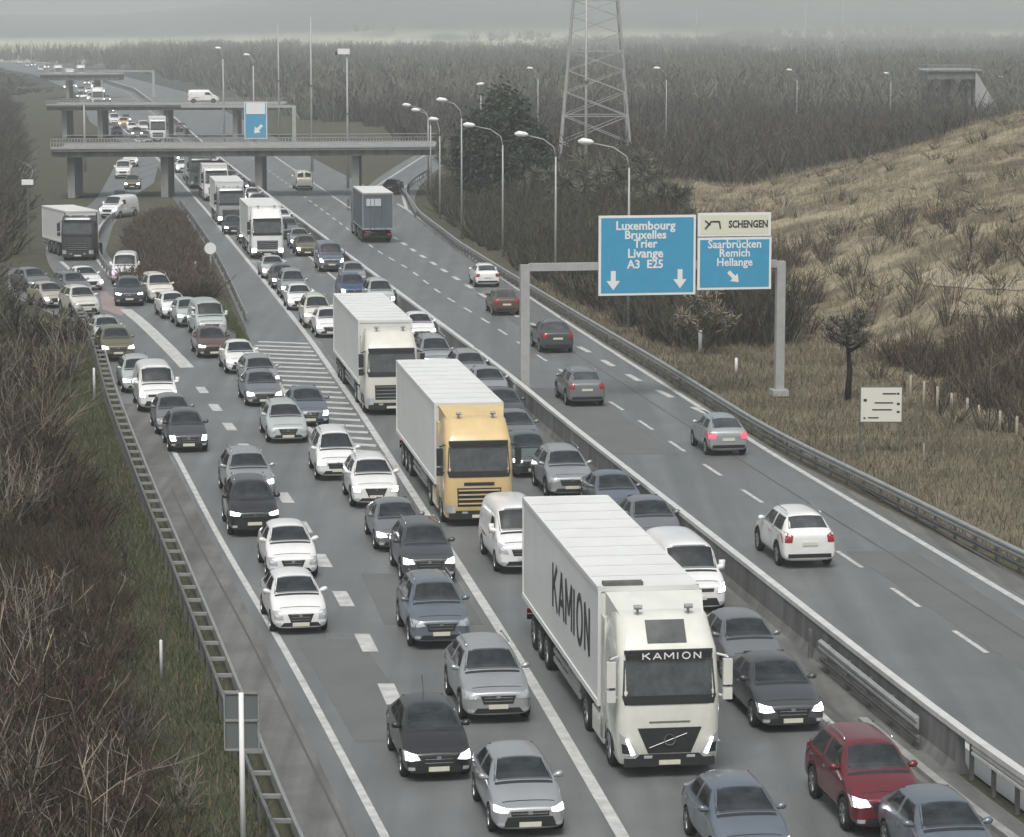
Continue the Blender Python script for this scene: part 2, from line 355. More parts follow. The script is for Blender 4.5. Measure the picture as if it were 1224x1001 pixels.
    ca = me.color_attributes.new('zone', 'FLOAT_COLOR', 'POINT'); ca.data.foreach_set('color', c.ravel())
    me.materials.append(m)
    return tag(link('ground', me), kind='structure')
terrain()
# ------------------------------------------------------------------ roads
def sheet(name, fl, fr, y0, y1, z, m, step=4.0):
    ys = np.arange(y0, y1 + .01, step); n = len(ys)
    vs = [(float(fl(y)), y, z) for y in ys] + [(float(fr(y)), y, z) for y in ys]
    mb = MB().add(vs, [(i, n + i, n + i + 1, i + 1) for i in range(n - 1)])
    return tag(mb.build(name, m), kind='structure')
shift = lambda f, d: (lambda Y: f(Y) + d)
sheet('motorway_carriageway', lambda Y: railL(Y) + .15 if Y < 164 else isleR(Y), shift(wallX, -.10), 18, 1550, .0, M_asph)
sheet('opposite_carriageway', shift(wallX, .3), lambda Y: (railR(Y) - .25) if Y < 305 else wallX(Y) + 13.5, 18, 1550, .0, M_asph)
sheet('inner_shoulder', lambda Y: wallX(Y) - 1.7, lambda Y: wallX(Y) - .11, 18, 420, .004, M_asph2)
sheet('emergency_lane', lambda Y: edgeR(Y) + .35, lambda Y: railR(Y) - .27, 18, 262, .004, M_asph2)
sheet('left_shoulder', lambda Y: railL(Y) + .17, lambda Y: np.minimum(edgeL(Y) - .3, railL(Y) + 1.5), 18, 135, .004, M_asph2)
def polysheet(name, pts, z, m):
    bm = bmesh.new(); f = bm.faces.new([bm.verts.new((x, y, z)) for x, y in pts]); bmesh.ops.triangulate(bm, faces=[f])
    me = bpy.data.meshes.new(name); bm.to_mesh(me); bm.free()
    if me.polygons[0].normal.z < 0: me.flip_normals()
    me.materials.append(m); return tag(link(name, me), kind='structure')
polysheet('slip_road_apron', wline([(10, 318), (60, 332), (104, 338), (128, 345), (150, 330), (175, 336), (205, 346), (240, 363), (275, 396), (300, 410), (330, 430), (330, 560), (200, 560), (121, 404), (95, 387), (60, 375), (10, 352)]), -.006, M_asph)
rampA = spline(wline([(175, 182), (165, 195), (158, 212), (146, 238), (118, 262), (97, 288), (100, 312), (122, 338), (160, 368), (205, 398)]), 2.0)
mb = MB(); strip(mb, rampA, -2.7, 2.7, .002); tag(mb.build('exit_ramp', M_asph), kind='structure')
rampR = spline(wline([(575, 168), (530, 182), (495, 203), (470, 224), (462, 244), (478, 268), (512, 300)]), 2.0)
mb = MB(); strip(mb, rampR, -2.9, 2.9, .003); tag(mb.build('entry_ramp', M_asph), kind='structure')
farramp = spline([(-120, 560), (-95, 470), (-78, 400), (-62, 345), (-55, 300)], 4.0)
mb = MB(); strip(mb, farramp, -3.2, 3.2, .002); tag(mb.build('side_ramp', M_asph), kind='structure')
tworoad = spline([(-10, 470), (-20, 560), (-30, 700), (10, 820)], 8.0)
mb = MB(); strip(mb, tworoad, -3.5, 3.5, .001); tag(mb.build('country_road', M_asph), kind='structure')
# painted markings
mk = MB()
def fline(f, y0, y1, w0=.2, dash=None, gap=None, z=.009, ph=0.0):
    y = y0 + ph
    if dash is None:
        ys = np.arange(y0, y1, 3.0); n = len(ys)
        mk.add([(float(f(t)) - w0 / 2, t, z) for t in ys] + [(float(f(t)) + w0 / 2, t, z) for t in ys], [(i, n + i, n + i + 1, i + 1) for i in range(n - 1)]); return
    while y < y1:
        a, b = y, y + dash
        mk.add([(float(f(a)) - w0 / 2, a, z), (float(f(a)) + w0 / 2, a, z), (float(f(b)) + w0 / 2, b, z), (float(f(b)) - w0 / 2, b, z)], [(0, 1, 2, 3)]); y += dash + gap
fline(solidX, 20, 900, .30)
fline(edgeL, 20, 122, .21)
fline(lambda Y: wallX(Y) - 1.75, 20, 900, .2)
fline(lambda Y: wallX(Y) + 1.0, 20, 900, .2)
fline(edgeR, 20, 285, .26)
fline(laneR, 47, 420, .17, 3.0, 3.45, ph=.9)
fline(accR, 130, 262, .34, 2.8, 3.5)
fline(accR, 262, 420, .22)
fline(dashS, 68.5, 141, .46, 2.4, 4.0, ph=-1.0)
fline(lambda Y: (solidX(Y) + wallX(Y) - 1.75) / 2 + .2, 20, 700, .17, 3.0, 9.0, ph=2)
for pts, wd in (([(150, 370), (172, 388), (200, 415), (225, 441)], .75), ([(73, 313), (88, 326), (104, 338)], .3), ([(145, 250), (122, 268), (111, 288), (118, 312), (140, 338)], .28), ([(478, 222), (486, 250)], .3), ([(445, 226), (512, 183)], .25), ([(480, 226), (516, 203)], .25)):
    strip(mk, spline(wline(pts), 1.5), -wd / 2, wd / 2, .010)
# hatched gore between the slip road and the motorway
gl = fn([(300, 412), (310, 425), (345, 475), (372, 520), (395, 540), (455, 590)], 0)
for k in range(26):
    ya = 112.5 + k * 1.95
    if ya > 160: break
    xr = float(solidX(ya)) - .3; xl = float(gl(ya + 1.2)) + .1
    if xr - xl < .6: continue
    mk.add([(xl, ya + .9, .008), (xl, ya + 1.55, .008), (xr, ya + .55, .008), (xr, ya - .1, .008)], [(3, 2, 1, 0)])
fline(gl, 104, 160, .22)
tag(mk.build('road_markings', M_line), kind='structure')
# pink paved nose between the two ramps
polysheet('ramp_nose_paving', wline([(120, 352), (128, 350), (150, 369), (146, 378), (122, 370)]), .006, mat('pink_paving', (.30, .235, .23), .9, var=.15, vscale=2))
# repair patches
def patchq(f, o0, o1, ya, yb): 
    ys = np.arange(ya, yb + .1, 2.0); n = len(ys)
    return [(float(f(t)) + o0, t, .0035) for t in ys] + [(float(f(t)) + o1, t, .0035) for t in ys], [(i, n + i, n + i + 1, i + 1) for i in range(n - 1)]
pm_ = MB()
for f, a0, a1, ya, yb in ((solidX, -3.4, -.4, 84, 92), (laneR, .3, 2.6, 70, 96), (laneR, -3.2, -.4, 118, 140), (edgeL, .5, 2.4, 70, 82), (solidX, .5, 3.1, 140, 170), (edgeR, -3.3, -.3, 165, 190)): pm_.add(*patchq(f, a0, a1, ya, yb))
tag(pm_.build('asphalt_patches', mat('asphalt_patch', (.12, .126, .124), .75, col2=(.145, .152, .15), vscale=.6, bump=.2, bscale=50)), kind='structure')
# tar seams and patches
sm = MB()
for f, a, b, wd in ((lambda Y: edgeL(Y) - .85, 55, 110, .03), (lambda Y: edgeR(Y) + 1.3, 60, 140, .06), (lambda Y: (laneR(Y) + edgeR(Y)) / 2, 60, 200, .02), (lambda Y: wallX(Y) - 1.3, 60, 120, .07)):
    ys = np.arange(a, b, 1.7); n = len(ys)
    sm.add([(float(f(t)) - wd + .012 * math.sin(t * .23), t, .012) for t in ys] + [(float(f(t)) + wd + .012 * math.sin(t * .23), t, .012) for t in ys], [(i, n + i, n + i + 1, i + 1) for i in range(n - 1)])
tag(sm.build('tar_seams', mat('tar', (.085, .088, .088), .85)), kind='structure')
# ------------------------------------------------------------------ median wall and guard rails
def wall(f, y0, y1, prof, name, m, step=3.0):
    ys = np.arange(y0, y1 + .01, step); k = len(prof); vs = []
    for y in ys:
        x = float(f(y))
        for dx, z in prof: vs.append((x + dx, y, z))
    fs = [(i * k + j, i * k + (j + 1) % k, (i + 1) * k + (j + 1) % k, (i + 1) * k + j) for i in range(len(ys) - 1) for j in range(k)]
    fs += [tuple(range(k)), tuple(range((len(ys) - 1) * k, len(ys) * k))[::-1]]
    mb = MB().add(vs, fs); return mb.build(name, m)
M_capp = mat('rail_capping', (.56, .57, .55), .6, var=.12, vscale=2)
wr = empty('median_barrier', (0, 0, 0)); tag(wr, 'long grey concrete median wall with a pale capping between the two carriageways', 'barrier')
o = wall(wallX, 67.0, 900, [(-.26, -.05), (-.11, .25), (-.08, .99), (.10, .99), (.13, .25), (.28, -.05)], 'wall', M_conc_d); o.parent = wr
o = wall(wallX, 30, 900, [(-.11, .985), (-.11, 1.12), (.13, 1.12), (.13, .985)], 'capping', M_capp); o.parent = wr
BEAM = [(-.03, .0), (.05, .06), (.05, .12), (-.02, .16), (.05, .20), (.05, .27), (-.03, .32), (-.05, .32), (-.05, 0)]
def guard_rail(name, f, y0, y1, zt, label, side=1, double=False, rung=False, lower=False, sp=2.0, mp=M_galv):
    r = empty(name, (0, 0, 0)); tag(r, label, 'guard rail')
    o = wall(f, y0, y1, [(dx * side, zt - .32 + z) for dx, z in BEAM], 'beam', mp); o.parent = r
    if lower: o = wall(f, y0, y1, [((dx - .04) * side, zt - .66 + z * .55) for dx, z in BEAM], 'lower_beam', M_galv_d); o.parent = r
    if rung:
        o = wall(lambda Y: f(Y) - .52 * side, y0, y1, [(-.04, zt - .16), (-.04, zt - .02), (.04, zt - .02), (.04, zt - .16)], 'rear_beam', M_galv_d); o.parent = r
    pme = MB().box((0, 0, zt / 2 - .05), (.10, .14, zt)).mesh('post', M_galv_d); sme = MB().box((0, 0, 0), (.46, .10, .09)).mesh('spacer', mp); rest = MB()
    for n, y in enumerate(np.arange(y0 + .5, y1, sp)):
        x = float(f(y)); px = x - (.52 if rung else .14) * side
        if n < 100: link('post', pme, r).location = (px, y, 0)
        else: rest.box((px, y, zt / 2 - .05), (.10, .14, zt))
        if rung: link('spacer', sme, r).location = (x - .27 * side, y, zt - .12)
    if rest.v: tag(rest.build('far_posts', M_galv_d, r), kind='stuff')
    return r
guard_rail('guard_rail', railL, 30, 175, .78, 'ladder-like galvanised guard rail along the brush beside the left slip road', 1, rung=True)
guard_rail('guard_rail', railR, 40, 300, .80, 'galvanised two-beam guard rail along the verge below the dry hillside', -1, lower=True)
guard_rail('guard_rail', lambda Y: wallX(Y) - .03, 30, 66.9, .97, 'steel guard rail that continues the median wall at the lower right corner', -1, sp=1.5, mp=M_capp)
guard_rail('guard_rail', lambda Y: wallX(Y) - .42, 69.0, 80.5, .88, 'short double-beam guard rail lapping the near end of the median wall', -1, lower=True)
kb = wall(lambda Y: wallX(Y) - .9, 30, 72, [(-.12, -.03), (-.12, .13), (.12, .13), (.12, -.03)], 'median_kerb', M_conc); tag(kb, 'pale concrete kerb at the foot of the steel median rail', 'kerb')
rr = spline(wline([(516, 200), (492, 215), (486, 228), (490, 240), (497, 252)], .7), 1.0)
def path_rail(name, path, zt, label, sp=2.0):
    r = empty(name, (0, 0, 0)); tag(r, label, 'guard rail'); m = MB()
    for a, b in zip(path[:-1], path[1:]): m.bar((a.x, a.y, zt - .16), (b.x, b.y, zt - .16), .07, .31)
    m.build('beam', M_galv, r); pme = MB().box((0, 0, zt / 2), (.12, .12, zt)).mesh('post', M_galv_d); acc = 0
    for a, b in zip(path[:-1], path[1:]):
        acc += (b - a).length
        if acc >= sp: link('post', pme, r).location = (b.x, b.y, 0); acc = 0
path_rail('guard_rail', rr, .75, 'curved guard rail end where the entry ramp joins from the right')
path_rail('guard_rail', spline(wline([(147, 248), (126, 266), (116, 288), (123, 312), (146, 336)], .5), 1.5), .7, 'guard rail around the curve of the exit ramp by the brown shrubs')
path_rail('guard_rail', offs(farramp, -3.6)[30:], .75, 'guard rail at the left end of the near overpass')
path_rail('guard_rail', spline([(float(isleR(y)) + .2, y) for y in range(170, 290, 8)], 2.0), .65, 'thin guard rail along the right edge of the shrub island')
# ------------------------------------------------------------------ overpasses
def overpass(label, Y0, x0, x1, zb, zt, rail, piers, depth=9.0, slope=.16, name='overpass', abut=True):
    r = empty(name, (0, Y0, 0)); tag(r, label, 'bridge')
    def quad(mb, xa, xb, ya, yb, za, zc): # skewed box following the slope of the deck across the road
        vs = [(x, (ya if s == 0 else yb) + (x) * slope, z) for z in (za, zc) for x, s in ((xa, 0), (xb, 0), (xb, 1), (xa, 1))]
        mb.add(vs, [(0, 1, 2, 3), (7, 6, 5, 4), (0, 4, 5, 1), (1, 5, 6, 2), (2, 6, 7, 3), (3, 7, 4, 0)])
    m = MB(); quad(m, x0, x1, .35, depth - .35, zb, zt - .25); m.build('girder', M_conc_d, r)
    m = MB(); quad(m, x0, x1, 0, depth, zt - .25, zt); m.build('deck', M_conc, r)
    m = MB(); quad(m, x0, x1, -.12, .12, zt + .003, zt + .22); quad(m, x0, x1, depth - .2, depth, zt + .003, zt + .22); m.build('kerb', M_pole, r)
    m = MB(); quad(m, x0, x1, .0, .06, zt + rail - .07, zt + rail); quad(m, x0, x1, .0, .05, zt + rail * .55, zt + rail * .62); quad(m, x0, x1, depth - .1, depth - .04, zt + rail - .07, zt + rail)
    x = x0
    while x < x1: m.box((x, .03 + x * slope, zt + rail / 2 + .1), (.06, .06, rail - .2)); x += .30
    m.build('railing', M_galv, r)
    for px in piers:
        m = MB(); m.box((px, depth / 2 + px * slope, zb / 2), (.75, depth * .62, zb)); m.build('pier', M_conc, r)
    return r
YB = 292
overpass('grey concrete overpass with railings, the nearer of the two bridges over the motorway', YB + 5, XAT(64, YB), XAT(518, YB), 4.25, 5.1, 1.1, [XAT(84, YB), XAT(194, YB), XAT(306, YB), XAT(422, YB), XAT(138, YB) * 1.0 - 100][:4], 9.0, .13)
YC = 445
overpass('paler farther overpass seen just above the nearer bridge', YC + 8, XAT(58, YC), XAT(335, YC), 4.3, 5.1, .8, [XAT(76, YC), XAT(118, YC), XAT(196, YC), XAT(278, YC)], 11.0, .13)
YD = 690
overpass('distant hazy third overpass at the upper left', YD, XAT(60, YD), XAT(150, YD), 4.2, 5.6, .9, [XAT(122, YD), XAT(90, YD)], 10.0, .13)
YE = 520
overpass('faint pale bridge with sloping abutment at the upper right horizon', YE, XAT(1108, YE), XAT(1172, YE), 7.6, 9.2, .9, [XAT(1140, YE), XAT(1160, YE)], 12.0, 0)
m = MB(); xa, xb = XAT(1165, YE), XAT(1192, YE)
m.add([(xa, YE, 9.0), (xb, YE, 2.6), (xa, YE, -.2), (xa, YE + 12, 9.0), (xb, YE + 12, 2.6), (xa, YE + 12, -.2), (xb + .8, YE, -.2), (xb + .8, YE + 12, -.2)], [(0, 1, 6, 2), (5, 7, 4, 3), (0, 3, 4, 1), (1, 4, 7, 6), (2, 5, 3, 0), (2, 6, 7, 5)])
tag(m.build('abutment', M_pole), 'pale sloping concrete abutment beside the faint bridge at the upper right', 'abutment')
# ------------------------------------------------------------------ gantries
def gantry(label, xl, yl, xr, yr, ztop, w=.42, right_only=False):
    a = Vector((*G(xl, yl), 0)); b = Vector((*G(xr, yr), 0)); rz = math.atan2(b.y - a.y, b.x - a.x)
    r = empty('sign_gantry', a, rz); tag(r, label, 'gantry'); L = (b - a).length
    for i, x in enumerate((0, L)):
        if right_only and i == 0: continue
        m = MB(); m.box((x, 0, ztop / 2), (w, w * .9, ztop)); m.box((x, 0, .15), (w * 1.9, w * 1.9, .3)); m.build('column', M_pole, r)
    m = MB(); m.box((L / 2, 0, ztop - .12), (L - w, w * .75, .36)); m.build('crossbeam', M_pole, r)
    return r, L
Ga, GL = gantry('grey steel gantry over the right carriageway carrying the blue direction signs', 627, 480, 931, 473, 6.55, .42)
def gx(px): return (px - 627) / (931 - 627) * GL
def sign_panel(name, label, x0, x1, z0, z1, m_face, m_edge, parent_rot, origin, thick=.12, grp=None):
    cx, cz = (x0 + x1) / 2, (z0 + z1) / 2
    c = origin + Matrix.Rotation(parent_rot, 3, 'Z') @ Vector((cx, -.36, 0))
    r = empty(name, (c.x, c.y, cz), parent_rot); tag(r, label, 'sign', grp)
    W_, H_ = x1 - x0, z1 - z0
    MB().box((0, 0, 0), (W_, thick, H_)).build('panel', m_edge, r)
    MB().box((0, -thick / 2 - .003, 0), (W_ - .22, .01, H_ - .22)).build('face', m_face, r)
    m = MB(); m.box((-W_ * .25, thick / 2 + .06, 0), (.1, .12, H_ * .9)); m.box((W_ * .25, thick / 2 + .06, 0), (.1, .12, H_ * .9)); m.build('bracket', M_galv_d, r)
    return r, W_, H_
def letters(r, s, size, x, z, m, y=-.075, wx=1.0, bold=.0, al='CENTER'):
    me = text_mesh(s, size, m, .004, al, wx, bold)
    o = link('lettering', me, r); o.rotation_euler = (math.pi / 2, 0, 0); o.location = (x, y, z); return o
def arrow(r, x, z, s, ang, m, y=-.078):
    mb = MB(); pts = [(-.13, .5), (.13, .5), (.13, -.02), (.36, -.02), (0, -.5), (-.36, -.02), (-.13, -.02)]
    ca, sa = math.cos(ang), math.sin(ang)
    q = [(x + s * (px * ca - pz * sa), z + s * (px * sa + pz * ca)) for px, pz in pts]
    mb.add([(a_, y, b_) for a_, b_ in q] + [(a_, y + .006, b_) for a_, b_ in q], [tuple(range(7)), tuple(range(7, 14))[::-1]] + [(i, (i + 1) % 7, 7 + (i + 1) % 7, 7 + i) for i in range(7)])
    mb.build('arrow', m, r)
go = Ga.location.copy(); gr = Ga.rotation_euler[2]; GY = go.y + 1
zs = lambda y: ZAT(y, GY)
r1, W1, H1_ = sign_panel('direction_sign', 'large blue motorway sign with two white down arrows, left panel on the gantry', gx(712), gx(826.5), zs(352), zs(257), M_bluesign, M_white, gr, go)
for s, y, sz in (('Luxembourg', 269.5, .58), ('Bruxelles', 280.5, .56), ('Trier', 291, .56), ('Livange', 302.5, .60), ('A3  E25', 315.5, .56)):
    letters(r1, s, sz, -.10, zs(y) - (zs(352) + zs(257)) / 2, M_white, wx=.98, bold=.014)
arrow(r1, gx(729) - gx(769.2), zs(334) - zs(304.5), .92, 0, M_white); arrow(r1, gx(808) - gx(769.2), zs(333) - zs(304.5), .92, 0, M_white)
r2, W2, H2 = sign_panel('direction_sign', 'smaller blue motorway sign with one slanting white arrow, right panel on the gantry', gx(829), gx(917), zs(347), zs(284.5), M_bluesign, M_white, gr, go)
zc = (zs(347) + zs(284.5)) / 2
for s, y, sz in (('Saarbrücken', 293, .56), ('Remich', 303.5, .54), ('Hellange', 314.5, .54)): letters(r2, s, sz, 0, zs(y) - zc, M_white, wx=.95, bold=.01)
arrow(r2, gx(872) - gx(873), zs(332) - zc, .72, R(45), M_white)
r3, W3, H3 = sign_panel('junction_sign', 'narrow cream plate with a junction symbol, above the smaller blue sign', gx(829), gx(916), zs(283.2), zs(255), M_signyel, M_white, gr, go)
letters(r3, 'SCHENGEN', .48, .68, 0, M_letter, wx=.78, bold=.016)
m = MB(); 
for a, b in (((-1.45, -.2), (-1.15, .15)), ((-1.15, .15), (-.75, .15)), ((-.75, .15), (-.7, -.2)), ((-1.45, .2), (-1.2, -.02))): m.bar((a[0], -.078, a[1]), (b[0], -.078, b[1]), .02, .07)
m.build('junction_symbol', M_letter, r3)
# far gantry behind the overpasses
Gb, L2 = gantry('small distant gantry with a blue and white sign beyond the near overpass', 215, 184, 352, 184, 6.6, .5, True)
YG = Gb.location.y
f1, _, _ = sign_panel('distant_direction_sign', 'small far blue and white direction sign above the overpass railing', (293 - 215) / 137 * L2, (320 - 215) / 137 * L2, ZAT(166, YG), ZAT(122, YG), M_bluesign, M_white, 0, Gb.location.copy())
MB().box((0, -.09, (ZAT(122, YG) - ZAT(166, YG)) * .32), (2.6, .03, 1.5)).build('white_field', M_white, f1)
arrow(f1, .3, -1.2, 1.6, R(-45), M_white, y=-.1)
Gc, L3 = gantry('faint far gantry in the haze at the upper left', 120, 116, 184, 116, 6.3, .6)
# ------------------------------------------------------------------ lamps, masts, small signs
def lamp(xb, yb, xh, yh, label, group='street lamps beside the motorway', arm=True, w=.075):
    X, Y = G(xb, yb); zh = ZAT(yh, Y); dx = XAT(xh, Y, zh) - XAT(xb, Y, zh)
    r = empty('street_lamp', (X, Y, 0)); tag(r, label, 'street lamp', group)
    s = 1 if dx >= 0 else -1; ad = max(abs(dx), .6); zt = zh - .5 if arm else zh
    m = MB(); m.tube([(0, 0, 0), (0, 0, zt * .5), (0, 0, zt - 1.0)], [w * 1.3, w, w * .75], 8)
    m.build('mast', M_pole, r, True)
    if arm:
        m = MB(); m.tube([(0, 0, zt - 1.0), (s * ad * .06, 0, zt - .35), (s * ad * .35, 0, zt + .18), (s * (ad - .4), 0, zt + .45)], [w * .75, w * .6, w * .5, w * .45], 7); m.build('arm', M_pole, r, True)
    hx = s * ad if arm else dx * 0
    m = MB(); m.tube([(hx - s * .5, 0, zh - .02), (hx - s * .3, 0, zh), (hx + s * .15, 0, zh + .05), (hx + s * .42, 0, zh + .04)], [.09, .17, .2, .07], 8); m.build('lamp_head', M_white, r, True)
    return r
lamp(526, 262, 520, 143, 'lamp with bent head nearest the entry ramp, left of the taller masts')
lamp(515, 240, 497, 132, 'lamp with long arm standing just behind the entry ramp lamp')
lamp(512, 228, 486, 126, 'thin lamp whose head is the leftmost above the overpass end')
lamp(552, 285, 528, 120, 'lamp in front of the dark evergreen tree, its head above the others')
lamp(601, 308, 560, 150, 'lamp with curved arm beside the dark evergreen, second from the gantry')
lamp(664, 345, 622, 161, 'lamp with curved arm left of the pylon')
lamp(751, 392, 698, 170, 'lamp behind the large blue sign, its head in front of the pylon')
lamp(575, 215, 575, 101, 'faint lamp rising above the crown of the evergreen', arm=False)
lamp(643, 178, 633, 82, 'faint lamp left of the pylon top', 'faint lamps across the valley')
lamp(796, 190, 784, 82, 'faint lamp right of the pylon', 'faint lamps across the valley')
lamp(952, 160, 942, 84, 'faint lamp far behind the hill, towards the right', 'faint lamps across the valley')
lamp(1064, 150, 1058, 88, 'faint lamp over the crest of the dry hill', 'faint lamps across the valley')
lamp(1195, 125, 1193, 92, 'faint lamp beside the pale abutment', 'faint lamps across the valley', arm=False)
lamp(38, 78, 40, 45, 'faint lamp above the bend of the motorway at far left', 'faint lamps across the valley', arm=False, w=.2)
lamp(268, 178, 262, 58, 'tall lamp standing above the farther overpass', 'tall lamps near the overpasses', w=.13)
lamp(304, 180, 296, 66, 'tall lamp just left of the far direction sign', 'tall lamps near the overpasses', w=.13)
lamp(102, 205, 102, 116, 'short pale lamp at the left end of the overpasses', 'tall lamps near the overpasses', arm=False, w=.13)
lamp(122, 110, 121, 88, 'tiny far lamp by the third overpass', 'faint lamps across the valley', arm=False, w=.2)
def mast(xb, yb, yt, label, r0=.16, top=None):
    X, Y = G(xb, yb); zt = ZAT(yt, Y)
    r = empty('tall_mast', (X, Y, 0)); tag(r, label, 'mast', 'slender tall masts')
    m = MB(); m.tube([(0, 0, 0), (0, 0, zt * .5), (0, 0, zt)], [r0, r0 * .75, r0 * .5], 8); m.build('shaft', M_pole, r, True)
    m = MB(); m.tube([(0, 0, zt * .55), (0, 0, zt * .56)], [r0 * 1.5, r0 * 1.5], 8); m.build('collar', M_galv_d, r)
    if top: MB().box((-.35, 0, zt + .2), (1.3, .5, .6)).build('camera_housing', M_white, r); MB().box((-1.15, 0, zt), (.25, .3, .35)).build('side_unit', M_plastic, r)
    return r
mast(334, 182, 28, 'slender two-tone mast left of the pair of bright masts')
mast(373, 205, 20, 'slender bright mast in the middle above the overpass')
mast(416, 225, 64, 'slender mast with a white camera box on top', top=True)
mast(700, 268, -40, 'very tall thin mast in front of the pylon')
mast(1006, 110, 3, 'faint thin mast on the horizon at right', .14)
mast(962, 105, 8, 'faint thin mast on the horizon left of its twin', .14)
mast(832, 70, 10, 'faint thin mast on the horizon near the pylon', .3)
# lattice pylon
PX_, PY_ = XAT(711, 345), 345.0
py = empty('electricity_pylon', (PX_, PY_, 0)); tag(py, 'tall steel lattice electricity pylon rising out of the top of the view', 'pylon')
def pw(z): return 3.9 * (1 - z / 46) + .5
lg = MB()
for sx in (-1, 1):
    for sy in (-1, 1): lg.bar((sx * pw(0), sy * pw(0), 0), (sx * pw(26), sy * pw(26), 26), .19, .19); lg.bar((sx * pw(26), sy * pw(26), 26), (sx * .5, sy * .5, 44), .2, .2)
lg.build('leg', M_pole, py)
br = MB(); lv = [0, 3.6, 6.8, 9.6, 12.2, 14.5, 16.6, 18.6, 20.5, 22.3, 24, 25.7, 28, 31, 34, 37, 40]
for i in range(len(lv) - 1):
    a, b = pw(lv[i]), pw(lv[i + 1])
    for k in range(4):
        c = [(-1, -1), (1, -1), (1, 1), (-1, 1)]; p, q = c[k], c[(k + 1) % 4]
        br.bar((p[0] * a, p[1] * a, lv[i]), (q[0] * b, q[1] * b, lv[i + 1]), .075, .075); br.bar((q[0] * a, q[1] * a, lv[i]), (p[0] * b, p[1] * b, lv[i + 1]), .075, .075)
        if i % 3 == 1: br.bar((p[0] * b, p[1] * b, lv[i + 1]), (q[0] * b, q[1] * b, lv[i + 1]), .10, .10)
br.build('bracing', M_pole, py)
for z, l in ((27, 8), (32, 10), (37, 7)):
    m = MB()
    for s in (-1, 1): m.bar((0, 0, z + 1.2), (s * l, 0, z), .2, .2); m.bar((0, 0, z), (s * l, 0, z), .2, .2)
    m.build('crossarm', M_pole, py)
# information board on the right verge
def two_post_sign(name, label, x0, x1, yt, yb, ybase, m_face):
    X0, Y0 = G(x0 + 2, ybase); X1 = X0 + (x1 - x0 - 4) / FPX * Y0
    zt, zb = ZAT(yt, Y0), ZAT(yb, Y0); c = (X0 + X1) / 2
    r = empty(name, (c, Y0, 0)); tag(r, label, 'sign')
    for x in (X0, X1): MB().box((x - c, .08, zt / 2), (.09, .09, zt)).build('post', M_galv_d, r)
    Wd = X1 - X0 + .1
    MB().box((0, 0, (zt + zb) / 2), (Wd, .06, zt - zb)).build('panel', M_signback, r)
    MB().box((0, -.035, (zt + zb) / 2), (Wd - .1, .012, zt - zb - .1)).build('face', m_face, r)
    return r, Wd, zt, zb
r4, Wd, zt, zb = two_post_sign('information_board', 'white information board with dark lines on two posts on the right verge', 1026, 1079, 462, 505.5, 540, mat('board_face', (.72, .72, .64), .5))
m = MB(); h = zt - zb
for x0, x1, z in ((.05, .62, .80), (-.28, .5, .55), (-.38, .45, .36), (-.55, -.1, .14)): m.box(((x0 + x1) / 2, -.046, zb + h * z), (x1 - x0, .008, .055))
for x, z, s in ((-.68, .62, .11), (.70, .80, .08), (.72, .52, .10), (.72, .30, .09), (-.7, .13, .07)): m.box((x, -.046, zb + h * z), (s * 1.3, .008, s))
m.build('printed_lines', M_letter, r4)
# the sign seen from behind at lower left
X, Y = G(291, 1040); zt = ZAT(828, Y)
r = empty('road_sign', (X, Y, 0)); tag(r, 'grey back of a two-part road sign on a pale post by the left guard rail', 'sign')
m = MB(); m.tube([(0, 0, 0), (0, 0, zt)], [.06, .055], 8); m.build('post', M_white, r, True)
pw_ = 42 / FPX * Y; z2 = ZAT(897, Y); z1 = ZAT(862, Y)
MB().box((0, .06, (zt + z1) / 2), (pw_, .03, zt - z1 - .03)).build('panel', M_signback, r); MB().box((0, .06, (z1 + z2) / 2), (pw_ * .92, .03, z1 - z2 - .03)).build('panel', M_signback, r)
m = MB()
for z in (zt - .02, z1, z2): m.box((0, .03, z), (pw_, .03, .04))
for x in (-pw_ / 2, pw_ / 2): m.box((x, .03, (zt + z2) / 2), (.03, .03, zt - z2))
m.build('frame', M_galv, r)
def TP(x, y):       # where the sight line through (x, y) meets the terrain
    Y = 60.0
    while Y < 600:
        z = ZAT(y, Y); X = XAT(x, Y, z)
        if z <= H1(X, Y): return X, Y
        Y += .5
    return G(x, y)
def track(pts, wd):
    P3 = [TP(*p) for p in pts]; ln = spline(P3, 1.0); a = offs(ln, -wd / 2); b = offs(ln, wd / 2); n = len(ln)
    vs = [(p.x, p.y, H1(p.x, p.y) + .05) for p in a] + [(p.x, p.y, H1(p.x, p.y) + .05) for p in b]
    tag(MB().add(vs, [(i, i + 1, n + i + 1, n + i) for i in range(n - 1)]).build('dirt_track', mat('pale_dirt', (.34, .30, .22), .95, var=.2, vscale=1.0)), kind='structure')
track([(1105, 328), (1140, 336), (1180, 341), (1235, 342)], 1.6)
track([(1130, 366), (1165, 372), (1235, 375)], 1.3)
